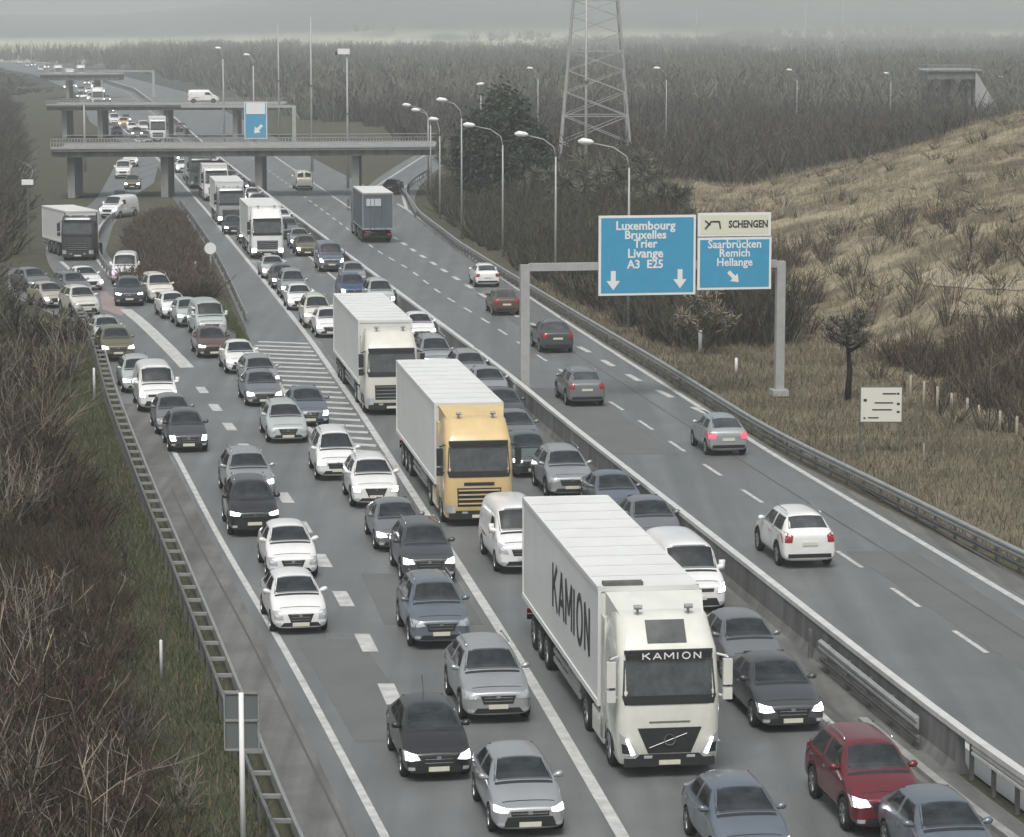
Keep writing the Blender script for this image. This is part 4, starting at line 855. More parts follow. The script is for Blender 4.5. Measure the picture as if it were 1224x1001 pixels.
# the square-cut look of the real traffic: a little taller and narrower than the brochure figures
STY = {k: (v[0], v[1] * .965, v[2] * 1.06, v[3] * 1.05, (v[4][0], v[4][1] * 1.05), v[5], v[6], (v[7][0], v[7][1] * 1.05), v[8] * 1.05) + v[9:] for k, v in STY.items()}
def car_body(sty):
    L, W, Hh, hf, (cx, cz), rf, rr, (tx, tz), belt, zb, wr, ax1, ax2 = STY[sty]; w = W / 2
    boxy = sty == 'van'
    rw = .82 if boxy else .67
    # x, wscale, zb, zl, zm, zs, ws, ze, we, zc
    hm = (hf + cz) / 2
    S = [(0.0, .80, zb + .06, zb + .12, hf - .32, hf - .18, .96, hf - .06, .84, hf - .05),
         (.06, .90, zb + .01, zb + .10, hf - .30, hf - .11, .96, hf + .0, .82, hf + .02),
         (.32, .98, zb, .36, hf - .25, hf - .06, .95, hf + .06, .78, hf + .09),
         (cx * .62, 1.0, zb, .36, .62, hm - .04, .94, hm + .06, .80, hm + .10),
         (cx, 1.0, zb, .36, .64, belt - .01, .94, cz - .02, .82, cz + .01),
         (cx + .10, 1.0, zb, .36, .64, belt, .94, cz + .06, .79, cz + .09),
         (rf - .08, 1.0, zb, .36, .66, belt + .01, .95, Hh - .11, rw + .02, Hh - .04),
         (rf + .18, 1.0, zb, .36, .66, belt + .02, .95, Hh - .06, rw, Hh - .005),
         ((rf + rr) / 2, 1.0, zb, .36, .66, belt + .03, .95, Hh - .05, rw, Hh),
         (rr - .12, 1.0, zb, .36, .68, belt + .05, .95, Hh - .07, rw - .01, Hh - .02),
         (rr + .06, 1.0, zb, .37, .70, belt + .06, .95, Hh - .12, rw - .01, Hh - .06),
         (tx - .06, .99, zb, .38, .72, belt + .04, .93, tz + .04, .76, tz + .07),
         (tx + .05 if tx + .05 < L - .1 else L - .1, .98, zb + .02, .38, .70, belt, .93, tz - .03, .78, tz - .01),
         (L - .04, .93, zb + .08, .40, .64, belt - .12, .94, tz - .10, .80, tz - .09),
         (L, .82, zb + .18, .44, .62, belt - .22, .94, tz - .22, .82, tz - .21)]
    vs, fs = [], []; n = 12
    for x, sc, a, zl, zm, zs, ws, ze, we, zc in S:
        X = L / 2 - x; ww = w * sc
        half = [(0, a), (.84 * ww, a), (.985 * ww, zl), (ww, zm), (ws * ww, zs), (we * (w if we < .7 or boxy else ww), ze), (0, zc)]
        ring = half + [(-y, z) for y, z in half[-2:0:-1]]
        vs += [(X, y, z) for y, z in ring]
    for i in range(len(S) - 1):
        for j in range(n): fs.append((i * n + j, i * n + (j + 1) % n, (i + 1) * n + (j + 1) % n, (i + 1) * n + j))
    fs += [tuple(range(n))[::-1], tuple(range((len(S) - 1) * n, len(S) * n))]
    me = bpy.data.meshes.new('cage'); me.from_pydata(vs, [], fs)
    bm = bmesh.new(); bm.from_mesh(me); bmesh.ops.recalc_face_normals(bm, faces=bm.faces)
    cl = bm.edges.layers.float.get('crease_edge') or bm.edges.layers.float.new('crease_edge')
    bm.verts.ensure_lookup_table()
    for e in bm.edges:
        a_, b_ = e.verts[0].index, e.verts[1].index
        if a_ % n == b_ % n and a_ % n in (4, 8): e[cl] = .55
        if a_ % n == b_ % n and a_ % n in (5, 7): e[cl] = .25
        if a_ // n == b_ // n and a_ // n in (4,): e[cl] = .6
        if a_ // n == b_ // n and a_ // n in (2, 13): e[cl] = .35
    bm.to_mesh(me); bm.free()
    o = bpy.data.objects.new('cage', me); COL.objects.link(o)
    md = o.modifiers.new('s', 'SUBSURF'); md.levels = 2
    dg = bpy.context.evaluated_depsgraph_get(); dg.update()
    full = bpy.data.meshes.new_from_object(o.evaluated_get(dg))
    bm = bmesh.new(); bm.from_mesh(full); bvh = BVHTree.FromBMesh(bm); bm.free()
    # wheel arches
    cut = MB()
    for x in (ax1, ax2):
        for s in (-1, 1):
            cut.lathe([(0, -.17), (wr + .055, -.17), (wr + .055, .17), (0, .17)], (L / 2 - x, s * (w - .02), wr), 28)
    co = bpy.data.objects.new('cut', cut.mesh('cut', M_under)); COL.objects.link(co)
    bmc = bmesh.new(); bmc.from_mesh(co.data); bmesh.ops.remove_doubles(bmc, verts=bmc.verts, dist=1e-5); bmesh.ops.recalc_face_normals(bmc, faces=bmc.faces); bmc.to_mesh(co.data); bmc.free()
    full.materials.clear(); full.materials.append(P['white']); full.materials.append(M_under)
    fo = bpy.data.objects.new('full', full); COL.objects.link(fo)
    cuts = [co]
    def prism(pts8):
        m_ = MB(); m_.add(pts8, [(0, 1, 2, 3), (7, 6, 5, 4), (0, 4, 5, 1), (1, 5, 6, 2), (2, 6, 7, 3), (3, 7, 4, 0)])
        c_ = bpy.data.objects.new('cut', m_.mesh('cut', M_under)); COL.objects.link(c_); cuts.append(c_)
    T = lambda x, y, z: (L / 2 - x, y, z)
    rwf = rw * w; a, b2 = cx + .12, rf - .11; zq = lambda x: cz + (Hh - cz) * (x - cx) / (rf - cx)
    nv = Vector((Hh - cz, 0, rf - cx)).normalized()
    q = [Vector(T(a, .74 * w, zq(a))), Vector(T(a, -.74 * w, zq(a))), Vector(T(b2, -rwf * .90, zq(b2))), Vector(T(b2, rwf * .90, zq(b2)))]
    prism([p + nv * .25 for p in q] + [p - nv * .42 for p in q])
    zt = Hh - (.20 if not boxy else .45); xm = (rf + rr) / 2 + .02 if not boxy else rf + .75
    wins = [(cx + .58 * (rf - cx), rf + .12, xm - .10)]
    if not boxy: wins.append((xm + .09, xm + .09, rr - .02))
    for x0, x1, x2 in wins:
        zb_ = belt + .11; f_ = [(x0, zb_), (x2 if x1 != x0 else x2 + .12, zb_), (x2, zt), (x1, zt)]
        prism([T(x_, 1.3, z_) for x_, z_ in f_] + [T(x_, -1.3, z_) for x_, z_ in f_])
    if not boxy:      # join front and rear of the cabin behind the pillars
        zb_ = belt + .12; f_ = [(rf - .05, zb_), (rr - .0, zb_), (rr - .06, zt + .02), (rf + .1, zt + .02)]
        prism([T(x_, rwf * .86, z_) for x_, z_ in f_] + [T(x_, -rwf * .86, z_) for x_, z_ in f_])
    for c_ in cuts:
        b = fo.modifiers.new('b', 'BOOLEAN'); b.operation = 'DIFFERENCE'; b.object = c_; b.solver = 'EXACT'
        b.material_mode = 'TRANSFER'
    dg.update(); dg = bpy.context.evaluated_depsgraph_get()
    res = bpy.data.meshes.new_from_object(fo.evaluated_get(dg))
    if len(res.polygons) < 500: res = full.copy()
    for x in [o, fo] + cuts: bpy.data.objects.remove(x)
    res.polygons.foreach_set('use_smooth', [True] * len(res.polygons)); res.name = sty + '_body'
    try: res.set_sharp_from_angle(angle=R(38))
    except Exception: pass
    return res, bvh
def patch(mb, bvh, corners, direc, nu=8, nv=5, off=.006, mi=0, rnd_=0.0):
    """bilinear patch over 4 corners, laid on the body along direc, and lifted by off"""
    d = Vector(direc).normalized(); a, b, c, e = [Vector(p) for p in corners]; vs = []; ok = []
    for j in range(nv + 1):
        v = j / nv
        for i in range(nu + 1):
            u = i / nu; uu = u
            p = (a * (1 - uu) + b * uu) * (1 - v) + (e * (1 - uu) + c * uu) * v
            hit, nrm, _, _ = bvh.ray_cast(p - d * 1.5, d)
            if hit is None: vs.append(p); ok.append(False)
            else:
                if nrm.dot(d) > 0: nrm = -nrm
                vs.append(hit + nrm * off); ok.append(True)
    fs = []
    for j in range(nv):
        for i in range(nu):
            q = (j * (nu + 1) + i, j * (nu + 1) + i + 1, (j + 1) * (nu + 1) + i + 1, (j + 1) * (nu + 1) + i)
            if all(ok[k] for k in q): fs.append(q)
    mb.add(vs, fs, mi)
def pmesh(name, mb, m, dirv):
    me = bpy.data.meshes.new(name); me.from_pydata(mb.v, [], mb.f); me.materials.append(m)
    if any(mb.m): me.polygons.foreach_set('material_index', mb.m)
    me.polygons.foreach_set('use_smooth', [True] * len(mb.f)); me.update(); return me
def wheel_mesh(r, wd, side):
    s = side
    t = MB(); t.lathe([(r * .62, -wd / 2), (r * .93, -wd / 2), (r, -wd * .32), (r, wd * .32), (r * .93, wd / 2), (r * .62, wd / 2), (r * .62, -wd / 2)], n=26)
    tyre = t.mesh('tyre', M_tyre, True)
    m = MB(); m.lathe([(r * .63, s * wd * .5), (r * .58, s * wd * .44), (r * .56, s * wd * .1), (0, s * wd * .1)], n=26, mi=1)
    for k in range(7):
        a = k * 2 * math.pi / 7; m.bar((0, s * wd * .36, 0), (r * .6 * math.cos(a), s * wd * .42, r * .6 * math.sin(a)), .055, .06)
    m.lathe([(r * .14, s * wd * .46), (0, s * wd * .48)], n=10); m.lathe([(r * .64, s * wd * .505), (r * .56, s * wd * .505)], n=26)
    return tyre, m.mesh('rim', [M_rim, M_plastic])
KINDS = {}; BODY = {}
def make_kind(key_):
    sty, variant = key_
    L, W, Hh, hf, (cx, cz), rf, rr, (tx, tz), belt, zb, wr, ax1, ax2 = STY[sty]; w = W / 2; van = sty == 'van'
    body, bvh = BODY[sty] if sty in BODY else BODY.setdefault(sty, car_body(sty))
    T = lambda x, y, z: (L / 2 - x, y, z)
    parts = []     # (name, mesh, offset location, children)
    def addp(name, quads_, m, off=.006, nu=8, nv=5):
        mb = MB()
        for q, d in quads_: patch(mb, bvh, q, d, nu, nv, off)
        if mb.f: parts.append((name, pmesh(name, mb, m, None), []))
    rw = (.82 if van else .67) * w
    ws = (-(Hh - cz), 0, -(rf - cx))
    a, b = cx + .07, rf - .07
    zq = lambda x: cz + (Hh - cz) * (x - cx) / (rf - cx)
    addp('windscreen', [((T(a, .80 * w, zq(a)), T(a, -.80 * w, zq(a)), T(b, -rw * .97, zq(b)), T(b, rw * .97, zq(b))), ws)], M_glass2, .005, 12, 8)
    if van:
        addp('rear_door_window', [((T(L, s * .12 * w, 1.45), T(L, s * .78 * w, 1.45), T(L, s * .74 * w, 1.98), T(L, s * .12 * w, 1.98)), (1, 0, 0)) for s in (-1, 1)], M_opaque)
    else:
        rwn = ((Hh - tz), 0, -(tx - rr)); a, b = rr + .10, tx - .10
        zq2 = lambda x: Hh + (tz - Hh) * (x - rr) / (tx - rr)
        addp('rear_window', [((T(a, rw * .92, zq2(a)), T(a, -rw * .92, zq2(a)), T(b, -.72 * w, zq2(b)), T(b, .72 * w, zq2(b))), rwn)], M_opaque, .005, 12, 6)
    xm = (rf + rr) / 2 + .02 if not van else rf + .75
    zt = Hh - (.17 if not van else .42)
    for s in (-1, 1):
        addp('side_window', [((T(cx + .50 * (rf - cx), s * 1.2, belt + .07), T(xm - .05, s * 1.2, belt + .075), T(xm - .07, s * 1.2, zt), T(rf + .06, s * 1.2, zt - .01)), (0, -s, 0))], M_glass)
        if not van: addp('side_window', [((T(xm + .05, s * 1.2, belt + .075), T(rr + .22 * (tx - rr) + .12, s * 1.2, belt + .10), T(rr - .05, s * 1.2, zt - .02), T(xm + .05, s * 1.2, zt)), (0, -s, 0))], M_glass)
        # headlight
        hv = variant
        if van: q = (T(0, s * .60 * w, hf - .26), T(0, s * .93 * w, hf - .22), T(0, s * .93 * w, hf + .10), T(0, s * .70 * w, hf - .02))
        elif variant == 0: q = (T(0, s * .50 * w, hf - .17), T(0, s * .95 * w, hf - .20), T(0, s * .95 * w, hf + .02), T(0, s * .62 * w, hf - .03))
        elif variant == 1: q = (T(0, s * .56 * w, hf - .13), T(0, s * .96 * w, hf - .12), T(0, s * .96 * w, hf + .03), T(0, s * .52 * w, hf - .03))
        else: q = (T(0, s * .60 * w, hf - .24), T(0, s * .90 * w, hf - .24), T(0, s * .95 * w, hf - .0), T(0, s * .66 * w, hf - .0))
        addp('headlight', [(q, (-1, 0, -.05))], M_lamp_off, .012, 6, 3)
        cxy = [sum(p[i] for p in q) / 4 for i in range(3)]; q2 = tuple(tuple(cxy[i] + (p[i] - cxy[i]) * .78 for i in range(3)) for p in q)
        addp('lamp_bulb', [(q2, (-1, 0, -.05))], M_lamp_on, .02, 4, 2)
        addp('fog_lamp', [((T(0, s * .68 * w, zb + .12), T(0, s * .86 * w, zb + .12), T(0, s * .86 * w, zb + .20), T(0, s * .68 * w, zb + .20)), (-1, 0, 0))], M_lamp_off, .012, 3, 2)
        q = (T(L, s * .66 * w, tz - .34), T(L, s * .96 * w, tz - .34), T(L, s * .94 * w, tz - (.10 if sty not in ('estate', 'suv', 'minivan', 'van') else -.02)), T(L, s * .62 * w, tz - .12))
        if van: q = (T(L, s * .88 * w, .75), T(L, s * .985 * w, .75), T(L, s * .975 * w, 1.35), T(L, s * .88 * w, 1.35))
        addp('tail_light', [(q, (1, 0, -.05))], M_tail, .012, 5, 3)
    gz = hf - .12
    addp('grille', [(tuple(T(0, y_ * w, gz + z_) for y_, z_ in [((-.42, -.20), (.42, -.20), (.50, .02), (-.50, .02)), ((-.50, -.08), (.50, -.08), (.52, .03), (-.52, .03)), ((-.30, -.30), (.30, -.30), (.46, .04), (-.46, .04))][variant]), (-1, 0, 0))], M_plastic, .008, 8, 3)
    addp('lower_grille', [((T(0, -.72 * w, zb + .08), T(0, .72 * w, zb + .08), T(0, .60 * w, zb + (.22, .32, .20)[variant]), T(0, -.60 * w, zb + (.22, .32, .20)[variant])), (-1, 0, 0))], M_plastic, .008, 8, 3)
    mb = MB()
    for z in [(gz - .03, gz - .12), (gz - .02,), (gz + .02, gz - .06, gz - .14)][variant]: mb.box((L / 2 - .006, 0, z), (.03, (.80, .96, .66)[variant] * w, .018))
    mb.box((L / 2 + .004, 0, gz + .0), (.03, .11, .09))
    parts.append(('grille_bar', mb.mesh('grille_bar', M_chrome), []))
    addp('rear_bumper_trim', [((T(L, -.80 * w, zb + .14), T(L, .80 * w, zb + .14), T(L, .80 * w, zb + .27), T(L, -.80 * w, zb + .27)), (1, 0, 0))], M_plastic, .008, 8, 2)
    parts.append(('number_plate', MB().box((L / 2 + .012, 0, gz - .27), (.025, .50, .11)).mesh('number_plate', M_plate), []))
    parts.append(('number_plate', MB().box((-L / 2 - .012, 0, tz - .38 if not van else .82), (.025, .52, .11)).mesh('number_plate', M_plate), []))
    seams = MB()
    for s in (-1, 1):
        for x in ([cx + .28, xm, tx - .55] if not van else [cx + .35, xm + .1, xm + 1.3]):
            patch(seams, bvh, (T(x, s * 1.2, zb + .16), T(x + .018, s * 1.2, zb + .16), T(x + .018, s * 1.2, belt + .02), T(x, s * 1.2, belt + .02)), (0, -s, 0), 1, 6, .003)
        patch(seams, bvh, (T(ax1 + wr + .08, s * 1.2, zb + .06), T(ax2 - wr - .08, s * 1.2, zb + .06), T(ax2 - wr - .08, s * 1.2, zb + .16), T(ax1 + wr + .08, s * 1.2, zb + .16)), (0, -s, 0), 8, 1, .01)
        if sty == 'suv':
            for x in (ax1, ax2):
                for k in range(10):
                    t0, t1 = math.pi * k / 10, math.pi * (k + 1) / 10; r0, r1 = wr + .06, wr + .13
                    patch(seams, bvh, tuple(T(x + r_ * math.cos(t_), s * 1.2, wr + r_ * math.sin(t_)) for r_, t_ in ((r0, t0), (r1, t0), (r1, t1), (r0, t1))), (0, -s, 0), 1, 1, .012)
    patch(seams, bvh, (T(.30, -.70 * w, 1.6), T(.30, .70 * w, 1.6), T(.33, .70 * w, 1.6), T(.33, -.70 * w, 1.6)), (0, 0, -1), 8, 1, .003)
    patch(seams, bvh, (T(cx - .04, -.78 * w, 1.9), T(cx - .04, .78 * w, 1.9), T(cx + .05, .78 * w, 1.9), T(cx + .05, -.78 * w, 1.9)), (0, 0, -1), 10, 1, .006)
    parts.append(('dark_trim', pmesh('dark_trim', seams, M_plastic, None), []))
    hd = MB()
    for s in (-1, 1):
        for x in ([xm - .22, tx - .62] if not van else [xm - .15]):
            hit, nrm, _, _ = bvh.ray_cast(Vector(T(x, s * 2, belt - .10)), Vector((0, -s, 0)))
            if hit: hd.box((hit.x, hit.y + s * .02, hit.z), (.20, .035, .03))
    parts.append(('door_handle', hd.mesh('door_handle', M_chrome), []))
    if sty in ('suv', 'estate', 'minivan'):
        for s in (-1, 1):
            mb = MB(); y = s * rw * .93
            mb.tube([T(rf + .15, y, Hh - .05), T(rf + .3, y, Hh + .015), T(rr - .3, y, Hh + .01), T(rr - .1, y, Hh - .07)], .018, 6)
            parts.append(('roof_rail', mb.mesh('roof_rail', M_chrome, True), []))
    it = MB(); xs_ = (rf + .42, xm + .55) if not van else (rf + .25,)
    for x in xs_:
        for s in (-.42, .42) if x == xs_[0] else (-.5, 0, .5):
            it.box((L / 2 - x, s * w, belt + .18), (.16, .40 * w, .36), ry=R(-10)); it.box((L / 2 - x - .03, s * w, belt + .41), (.09, .20 * w, .15), ry=R(-10))
    if sty in ('hatchback', 'saloon', 'estate', 'suv', 'minivan', 'van'): parts.append(('seats', it.mesh('seats', M_seat), []))
    it = MB(); zd = belt + .14
    for k in range(12):
        a0, a1 = k * math.pi / 6, (k + 1) * math.pi / 6; c0 = Vector(T(rf + .08, .42 * w, zd + .06))
        it.bar(c0 + Vector((.05 * math.sin(a0), .17 * math.cos(a0), .15 * math.sin(a0))), c0 + Vector((.05 * math.sin(a1), .17 * math.cos(a1), .15 * math.sin(a1))), .025, .025)
    it.box(T(rf - .02, 0, zt + .03), (.03, .22, .06))
    parts.append(('steering_wheel', it.mesh('steering_wheel', M_dash), []))
    it = MB(); it.box(T(cx + .62 * (rf - cx), 0, belt + .115), (.34, 1.25 * w, .05)); parts.append(('dashboard', it.mesh('dashboard', M_dash), []))
    wf = wheel_mesh(wr, .21, 1); wb_ = wheel_mesh(wr, .21, -1)
    wheels = [(L / 2 - x, s * (w - .105), wr, wf if s > 0 else wb_) for x in (ax1, ax2) for s in (-1, 1)]
    mx = []
    for s in (-1, 1):
        m = MB(); x, z = L / 2 - (cx + .42), belt + .12; d = .30 if van else 0
        m.tube([(x, s * (w * .86), z - .03), (x, s * (w - .02), z), (x, s * (w + .08), z + .01), (x - .01, s * (w + .13), z + .01)], [.03, .075, .085, .03] if not van else [.05, .10, .12, .05], 8)
        if van: m.box((x + .0, s * (w + .05), z + .10), (.09, .18, .24))
        mx.append(m.mesh('wing_mirror', P['white'], True))
    KINDS[key_] = dict(L=L, W=W, H=Hh, body=body, parts=parts, wheels=wheels, mirrors=mx, lod={})
ROLE = {'headlight': M_lamp_off, 'tail_light': M_tail}
def body_copy(k, name, me, pm, parent):
    o = link(name, me, parent)
    o.material_slots[0].link = 'OBJECT'; o.material_slots[0].material = pm
    return o
def place(kind, col, x, y, hd, label, lights='off', rear=False, cat=None, group=None, lod=None, tire=None, scale=1.0):
    """front bumper centre (or rear bumper if rear) stands on the ground where (x, y) looks; hd = dX/dY slope of its path"""
    vr = sum(ord(ch) * (i_ % 7 + 1) for i_, ch in enumerate(label)) % 3
    if (kind, vr) not in KINDS: make_kind((kind, vr))
    K = KINDS[(kind, vr)]; X, Y = G(x, y)
    f = Vector((-hd, -1)).normalized() if not rear else Vector((hd, 1)).normalized()
    c = Vector((X, Y)) - f * (K['L'] / 2) * (1 if not rear else -1)
    nm = {'hatchback': 'hatchback_car', 'estate': 'estate_car', 'saloon': 'saloon_car', 'suv': 'suv', 'minivan': 'minivan', 'van': 'panel_van'}[kind]
    far = Y > 175 if lod is None else lod
    if far:
        key = lights
        if key not in K['lod']:
            me = bpy.data.meshes.new(kind + '_small'); bm = bmesh.new(); mats = [P['white'], M_under]
            def addm(src, M=Matrix.Identity(4), mm=None):
                st = len(bm.faces); bm.from_mesh(src); bm.faces.ensure_lookup_table(); new = bm.faces[st:]; vs = {v for f_ in new for v in f_.verts}
                for v in vs: v.co = M @ v.co
                for f_ in new:
                    ms = src.materials[min(f_.material_index, len(src.materials) - 1)] if (mm is None or mm == 0) else mm
                    if mm is None and src is K['body']: continue
                    if isinstance(mm, int) and mm == 0: f_.material_index = 0; continue
                    if ms not in mats: mats.append(ms)
                    f_.material_index = mats.index(ms)
            addm(K['body'])
            for n_, m_, _ in K['parts']:
                if n_ in ('door_handle',) or (n_ == 'lamp_bulb' and lights not in ('on', 'pink')): continue
                mm = None
                addm(m_, mm=M_pink if lights == 'pink' and n_ == 'lamp_bulb' else None)
            for wx, wy, wz, (t_, r_) in K['wheels']: addm(t_, Matrix.Translation((wx, wy, wz))); addm(r_, Matrix.Translation((wx, wy, wz)))
            for m_ in K['mirrors']: addm(m_, mm=0)
            bm.to_mesh(me); bm.free()
            for m_ in mats: me.materials.append(m_)
            K['lod'][key] = me
        o = body_copy(K, nm, K['lod'][key], P[col], None); o.location = (c.x, c.y, 0); o.rotation_euler = (0, 0, math.atan2(f.y, f.x))
        tag(o, label, cat or CATS[kind], group or GRP); return o
    r = empty(nm, (c.x, c.y, 0), math.atan2(f.y, f.x)); tag(r, label, cat or CATS[kind], group or GRP)
    rv = random.Random(label); r.scale = (1, rv.uniform(.975, 1.02), rv.uniform(.97, 1.045))
    body_copy(K, 'body', K['body'], P[col], r)
    prev = r
    for n_, m_, _ in K['parts']:
        if n_ == 'lamp_bulb' and lights != 'on': continue
        o = link(n_, m_, prev if n_ == 'lamp_bulb' else r)
        if n_ == 'headlight': prev = o
        if n_ == 'tail_light' and lights == 'brake': o.material_slots[0].link = 'OBJECT'; o.material_slots[0].material = M_brake
    for wx, wy, wz, (t_, r_) in K['wheels']:
        o = link('wheel', t_, r); o.location = (wx, wy, wz); link('rim', r_, o)
    for m_ in K['mirrors']: body_copy(K, 'wing_mirror', m_, P[col], r)
    if 'aerial' in label:
        m = MB(); m.tube([(-.9, 0, K['H'] - .03), (-1.15, 0, K['H'] + .35)], .012, 5); m.build('aerial', M_plastic, r)
    return r
CATS = {'hatchback': 'car', 'estate': 'car', 'saloon': 'car', 'suv': 'car', 'minivan': 'car', 'van': 'van'}
GRP = 'vehicles in the traffic jam'
# ------------------------------------------------------------------ lorries
def rrect(hx0, hx1, wy, z, rad, n=5, rback=.04):
    pts = []
    for cx_, cy_, a0, r_ in ((hx1 - rad, wy - rad, 0, rad), (hx0 + rback, wy - rback, 90, rback), (hx0 + rback, -wy + rback, 180, rback), (hx1 - rad, -wy + rad, 270, rad)):
        for k in range(n + 1):
            a = R(a0 + 90 * k / n); pts.append((cx_ + r_ * math.cos(a), cy_ + r_ * math.sin(a), z))
    return pts
def loft(levels, m, name):
    vs = [p for l in levels for p in l]; n = len(levels[0])
    fs = [(i * n + j, i * n + (j + 1) % n, (i + 1) * n + (j + 1) % n, (i + 1) * n + j) for i in range(len(levels) - 1) for j in range(n)]
    fs += [tuple(range(n))[::-1], tuple(range((len(levels) - 1) * n, len(levels) * n))]
    me = MB().add(vs, fs).mesh(name, m, True)
    try: me.set_sharp_from_angle(angle=R(35))
    except Exception: pass
    return me
def lorry(x, y, hd, label, cabcol='white', boxcol='trailer', away=False, lights='off', boxH=4.12, boxL=13.6, cabH=3.86, style=0, side_text=None, sign=None, articulated=True, trailer_turn=0.0, group='lorries', lod=False, cab_trim=None):
    X, Y = G(x, y); f = Vector((-hd, -1)).normalized() if not away else Vector((hd, 1)).normalized()
    Ltot = boxL + 2.9
    front = Vector((X, Y)) if not away else Vector((X, Y)) + f * Ltot
    r = empty('articulated_lorry' if articulated else 'box_lorry', (front.x, front.y, 0), math.atan2(f.y, f.x)); tag(r, label, 'lorry', group)
    W = 1.25; pm = P[cabcol]
    # cab: X from 0 (front) to -2.25; loft over height
    lv = []
    for z, xf, wy, rad in ((.32, -.10, 1.17, .28), (.45, -.01, 1.21, .30), (.95, .0, 1.245, .32), (1.35, -.01, 1.25, .30), (1.95, -.05, 1.25, .28), (2.1, -.07, 1.25, .26), (2.95, -.24, 1.22, .26), (3.08, -.27, 1.21, .28), (3.3, -.48, 1.18, .34), (cabH - .12, -.85, 1.12, .4), (cabH, -1.1, 1.04, .4)):
        lv.append(rrect(-2.25, xf, wy, z, rad))
    cab = loft(lv, pm, 'cab'); co = link('cab', cab, r)
    bm = bmesh.new(); bm.from_mesh(cab); bvh = BVHTree.FromBMesh(bm); bm.free()
    def pp(name, q, d, m, off=.012, nu=10, nv=5, par=None):
        mb = MB(); patch(mb, bvh, q, d, nu, nv, off); return link(name, pmesh(name, mb, m, None), par or r)
    pp('windscreen', ((0, -1.13, 2.02), (0, 1.13, 2.02), (0, 1.08, 2.86), (0, -1.08, 2.86)), (-1, 0, 0), M_opaque, .012, 14, 6)
    pp('wiper_panel', ((0, -1.08, 1.80), (0, 1.08, 1.80), (0, 1.14, 2.02), (0, -1.14, 2.02)), (-1, 0, 0), M_plastic, .016, 14, 2)
    dk = M_plastic
    if style == 0:
        pp('grille', ((0, -.52, .62), (0, .52, .62), (0, .78, 1.24), (0, -.78, 1.24)), (-1, 0, 0), dk, .012)
        pp('lower_intake', ((0, -1.0, .34), (0, 1.0, .34), (0, .72, .60), (0, -.72, .60)), (-1, 0, 0), dk, .014)
        pp('maker_strip', ((0, -.5, 1.36), (0, .5, 1.36), (0, .5, 1.40), (0, -.5, 1.40)), (-1, 0, 0), M_galv_d, .012)
        m = MB(); m.tube([(.03, -.50, .76), (.03, .42, 1.10)], .010, 6)
        for k in range(18):
            a0, a1 = k * math.pi / 9, (k + 1) * math.pi / 9; m.bar((.035, .13 * math.cos(a0), .95 + .13 * math.sin(a0)), (.035, .13 * math.cos(a1), .95 + .13 * math.sin(a1)), .03, .03)
        m.build('emblem', M_chrome, r)
    else:
        pp('grille', ((0, -.78, .75), (0, .78, .75), (0, .80, 1.42), (0, -.80, 1.42)), (-1, 0, 0), dk, .012)
        m = MB()
        for z in (.86, 1.02, 1.18, 1.34): m.box((.025, 0, z), (.03, 1.5, .05))
        m.build('grille_bar', pm if style == 1 else M_chrome, r)
        pp('lower_intake', ((0, -1.0, .36), (0, 1.0, .36), (0, .95, .6), (0, -.95, .6)), (-1, 0, 0), dk, .014)
    if style == 1: pp('front_emblem', ((0, -.55, 1.5), (0, .55, 1.5), (0, .55, 1.62), (0, -.55, 1.62)), (-1, 0, 0), dk, .014)
    for s in (-1, 1):
        q = ((0, s * .74, .60), (0, s * 1.16, .55), (0, s * 1.2, 1.12), (0, s * 1.0, .95)) if style == 0 else ((0, s * .86, .52), (0, s * 1.17, .52), (0, s * 1.17, .80), (0, s * .86, .80))
        hl = pp('headlight', q, (-1, 0, 0), M_lamp_on if lights == 'on' and style else M_lamp_off, .02, 5, 4)
        if style == 0:
            pp('daytime_lamp', ((0, s * .84, .60), (0, s * .93, .58), (0, s * 1.06, .98), (0, s * 1.0, .96)), (-1, 0, 0), M_lamp_on, .03, 3, 5, hl)
            pp('lamp_surround', ((0, s * .95, .62), (0, s * 1.12, .62), (0, s * 1.14, .86), (0, s * 1.04, .84)), (-1, 0, 0), M_plastic, .026, 3, 3, hl)
        pp('fog_light', ((0, s * .42, .47), (0, s * .62, .47), (0, s * .62, .57), (0, s * .42, .57)), (-1, 0, 0), M_lamp_off, .022, 3, 2)
        m = MB(); patch(m, bvh, ((-.42, s * 1.5, 1.75), (-1.35, s * 1.5, 1.95), (-1.35, s * 1.5, 2.72), (-.50, s * 1.5, 2.72)), (0, -s, 0), 8, 6, .008)
        link('side_window', pmesh('side_window', m, M_opaque, None), r)
        m = MB(); m.box((-.10, s * 1.42, 2.55), (.14, .22, .62)); m.box((-.10, s * 1.42, 2.02), (.14, .22, .28)); m.tube([(-.3, s * 1.2, 2.95), (-.12, s * 1.42, 2.92)], .03, 6); m.tube([(-.3, s * 1.24, 1.95), (-.12, s * 1.42, 1.92)], .03, 6)
        m.build('mirror', pm if style == 0 else M_plastic, r)
        m = MB(); m.box((-1.45, s * 1.13, .70), (.75, .12, .62)); m.box((-1.45, s * 1.16, .42), (.7, .1, .08)); m.build('step', M_plastic, r)
    m = MB(); m.box((-.32, 0, 3.02), (.30, 2.14, .10), ry=R(-18)); m.box((-.18, 0, 2.98), (.03, 2.1, .2)); m.build('sun_visor', M_plastic, r)
    if sign:
        MB().box((-.150, .12, 2.97), (.02, 1.55, .20)).build('name_board', M_plastic, r)
        me = block_text(sign, .155, M_white, .19, .24, 1.9); o = link('lettering', me, r); o.rotation_euler = (R(90), 0, R(90)); o.location = (-.134, .12, 2.965)
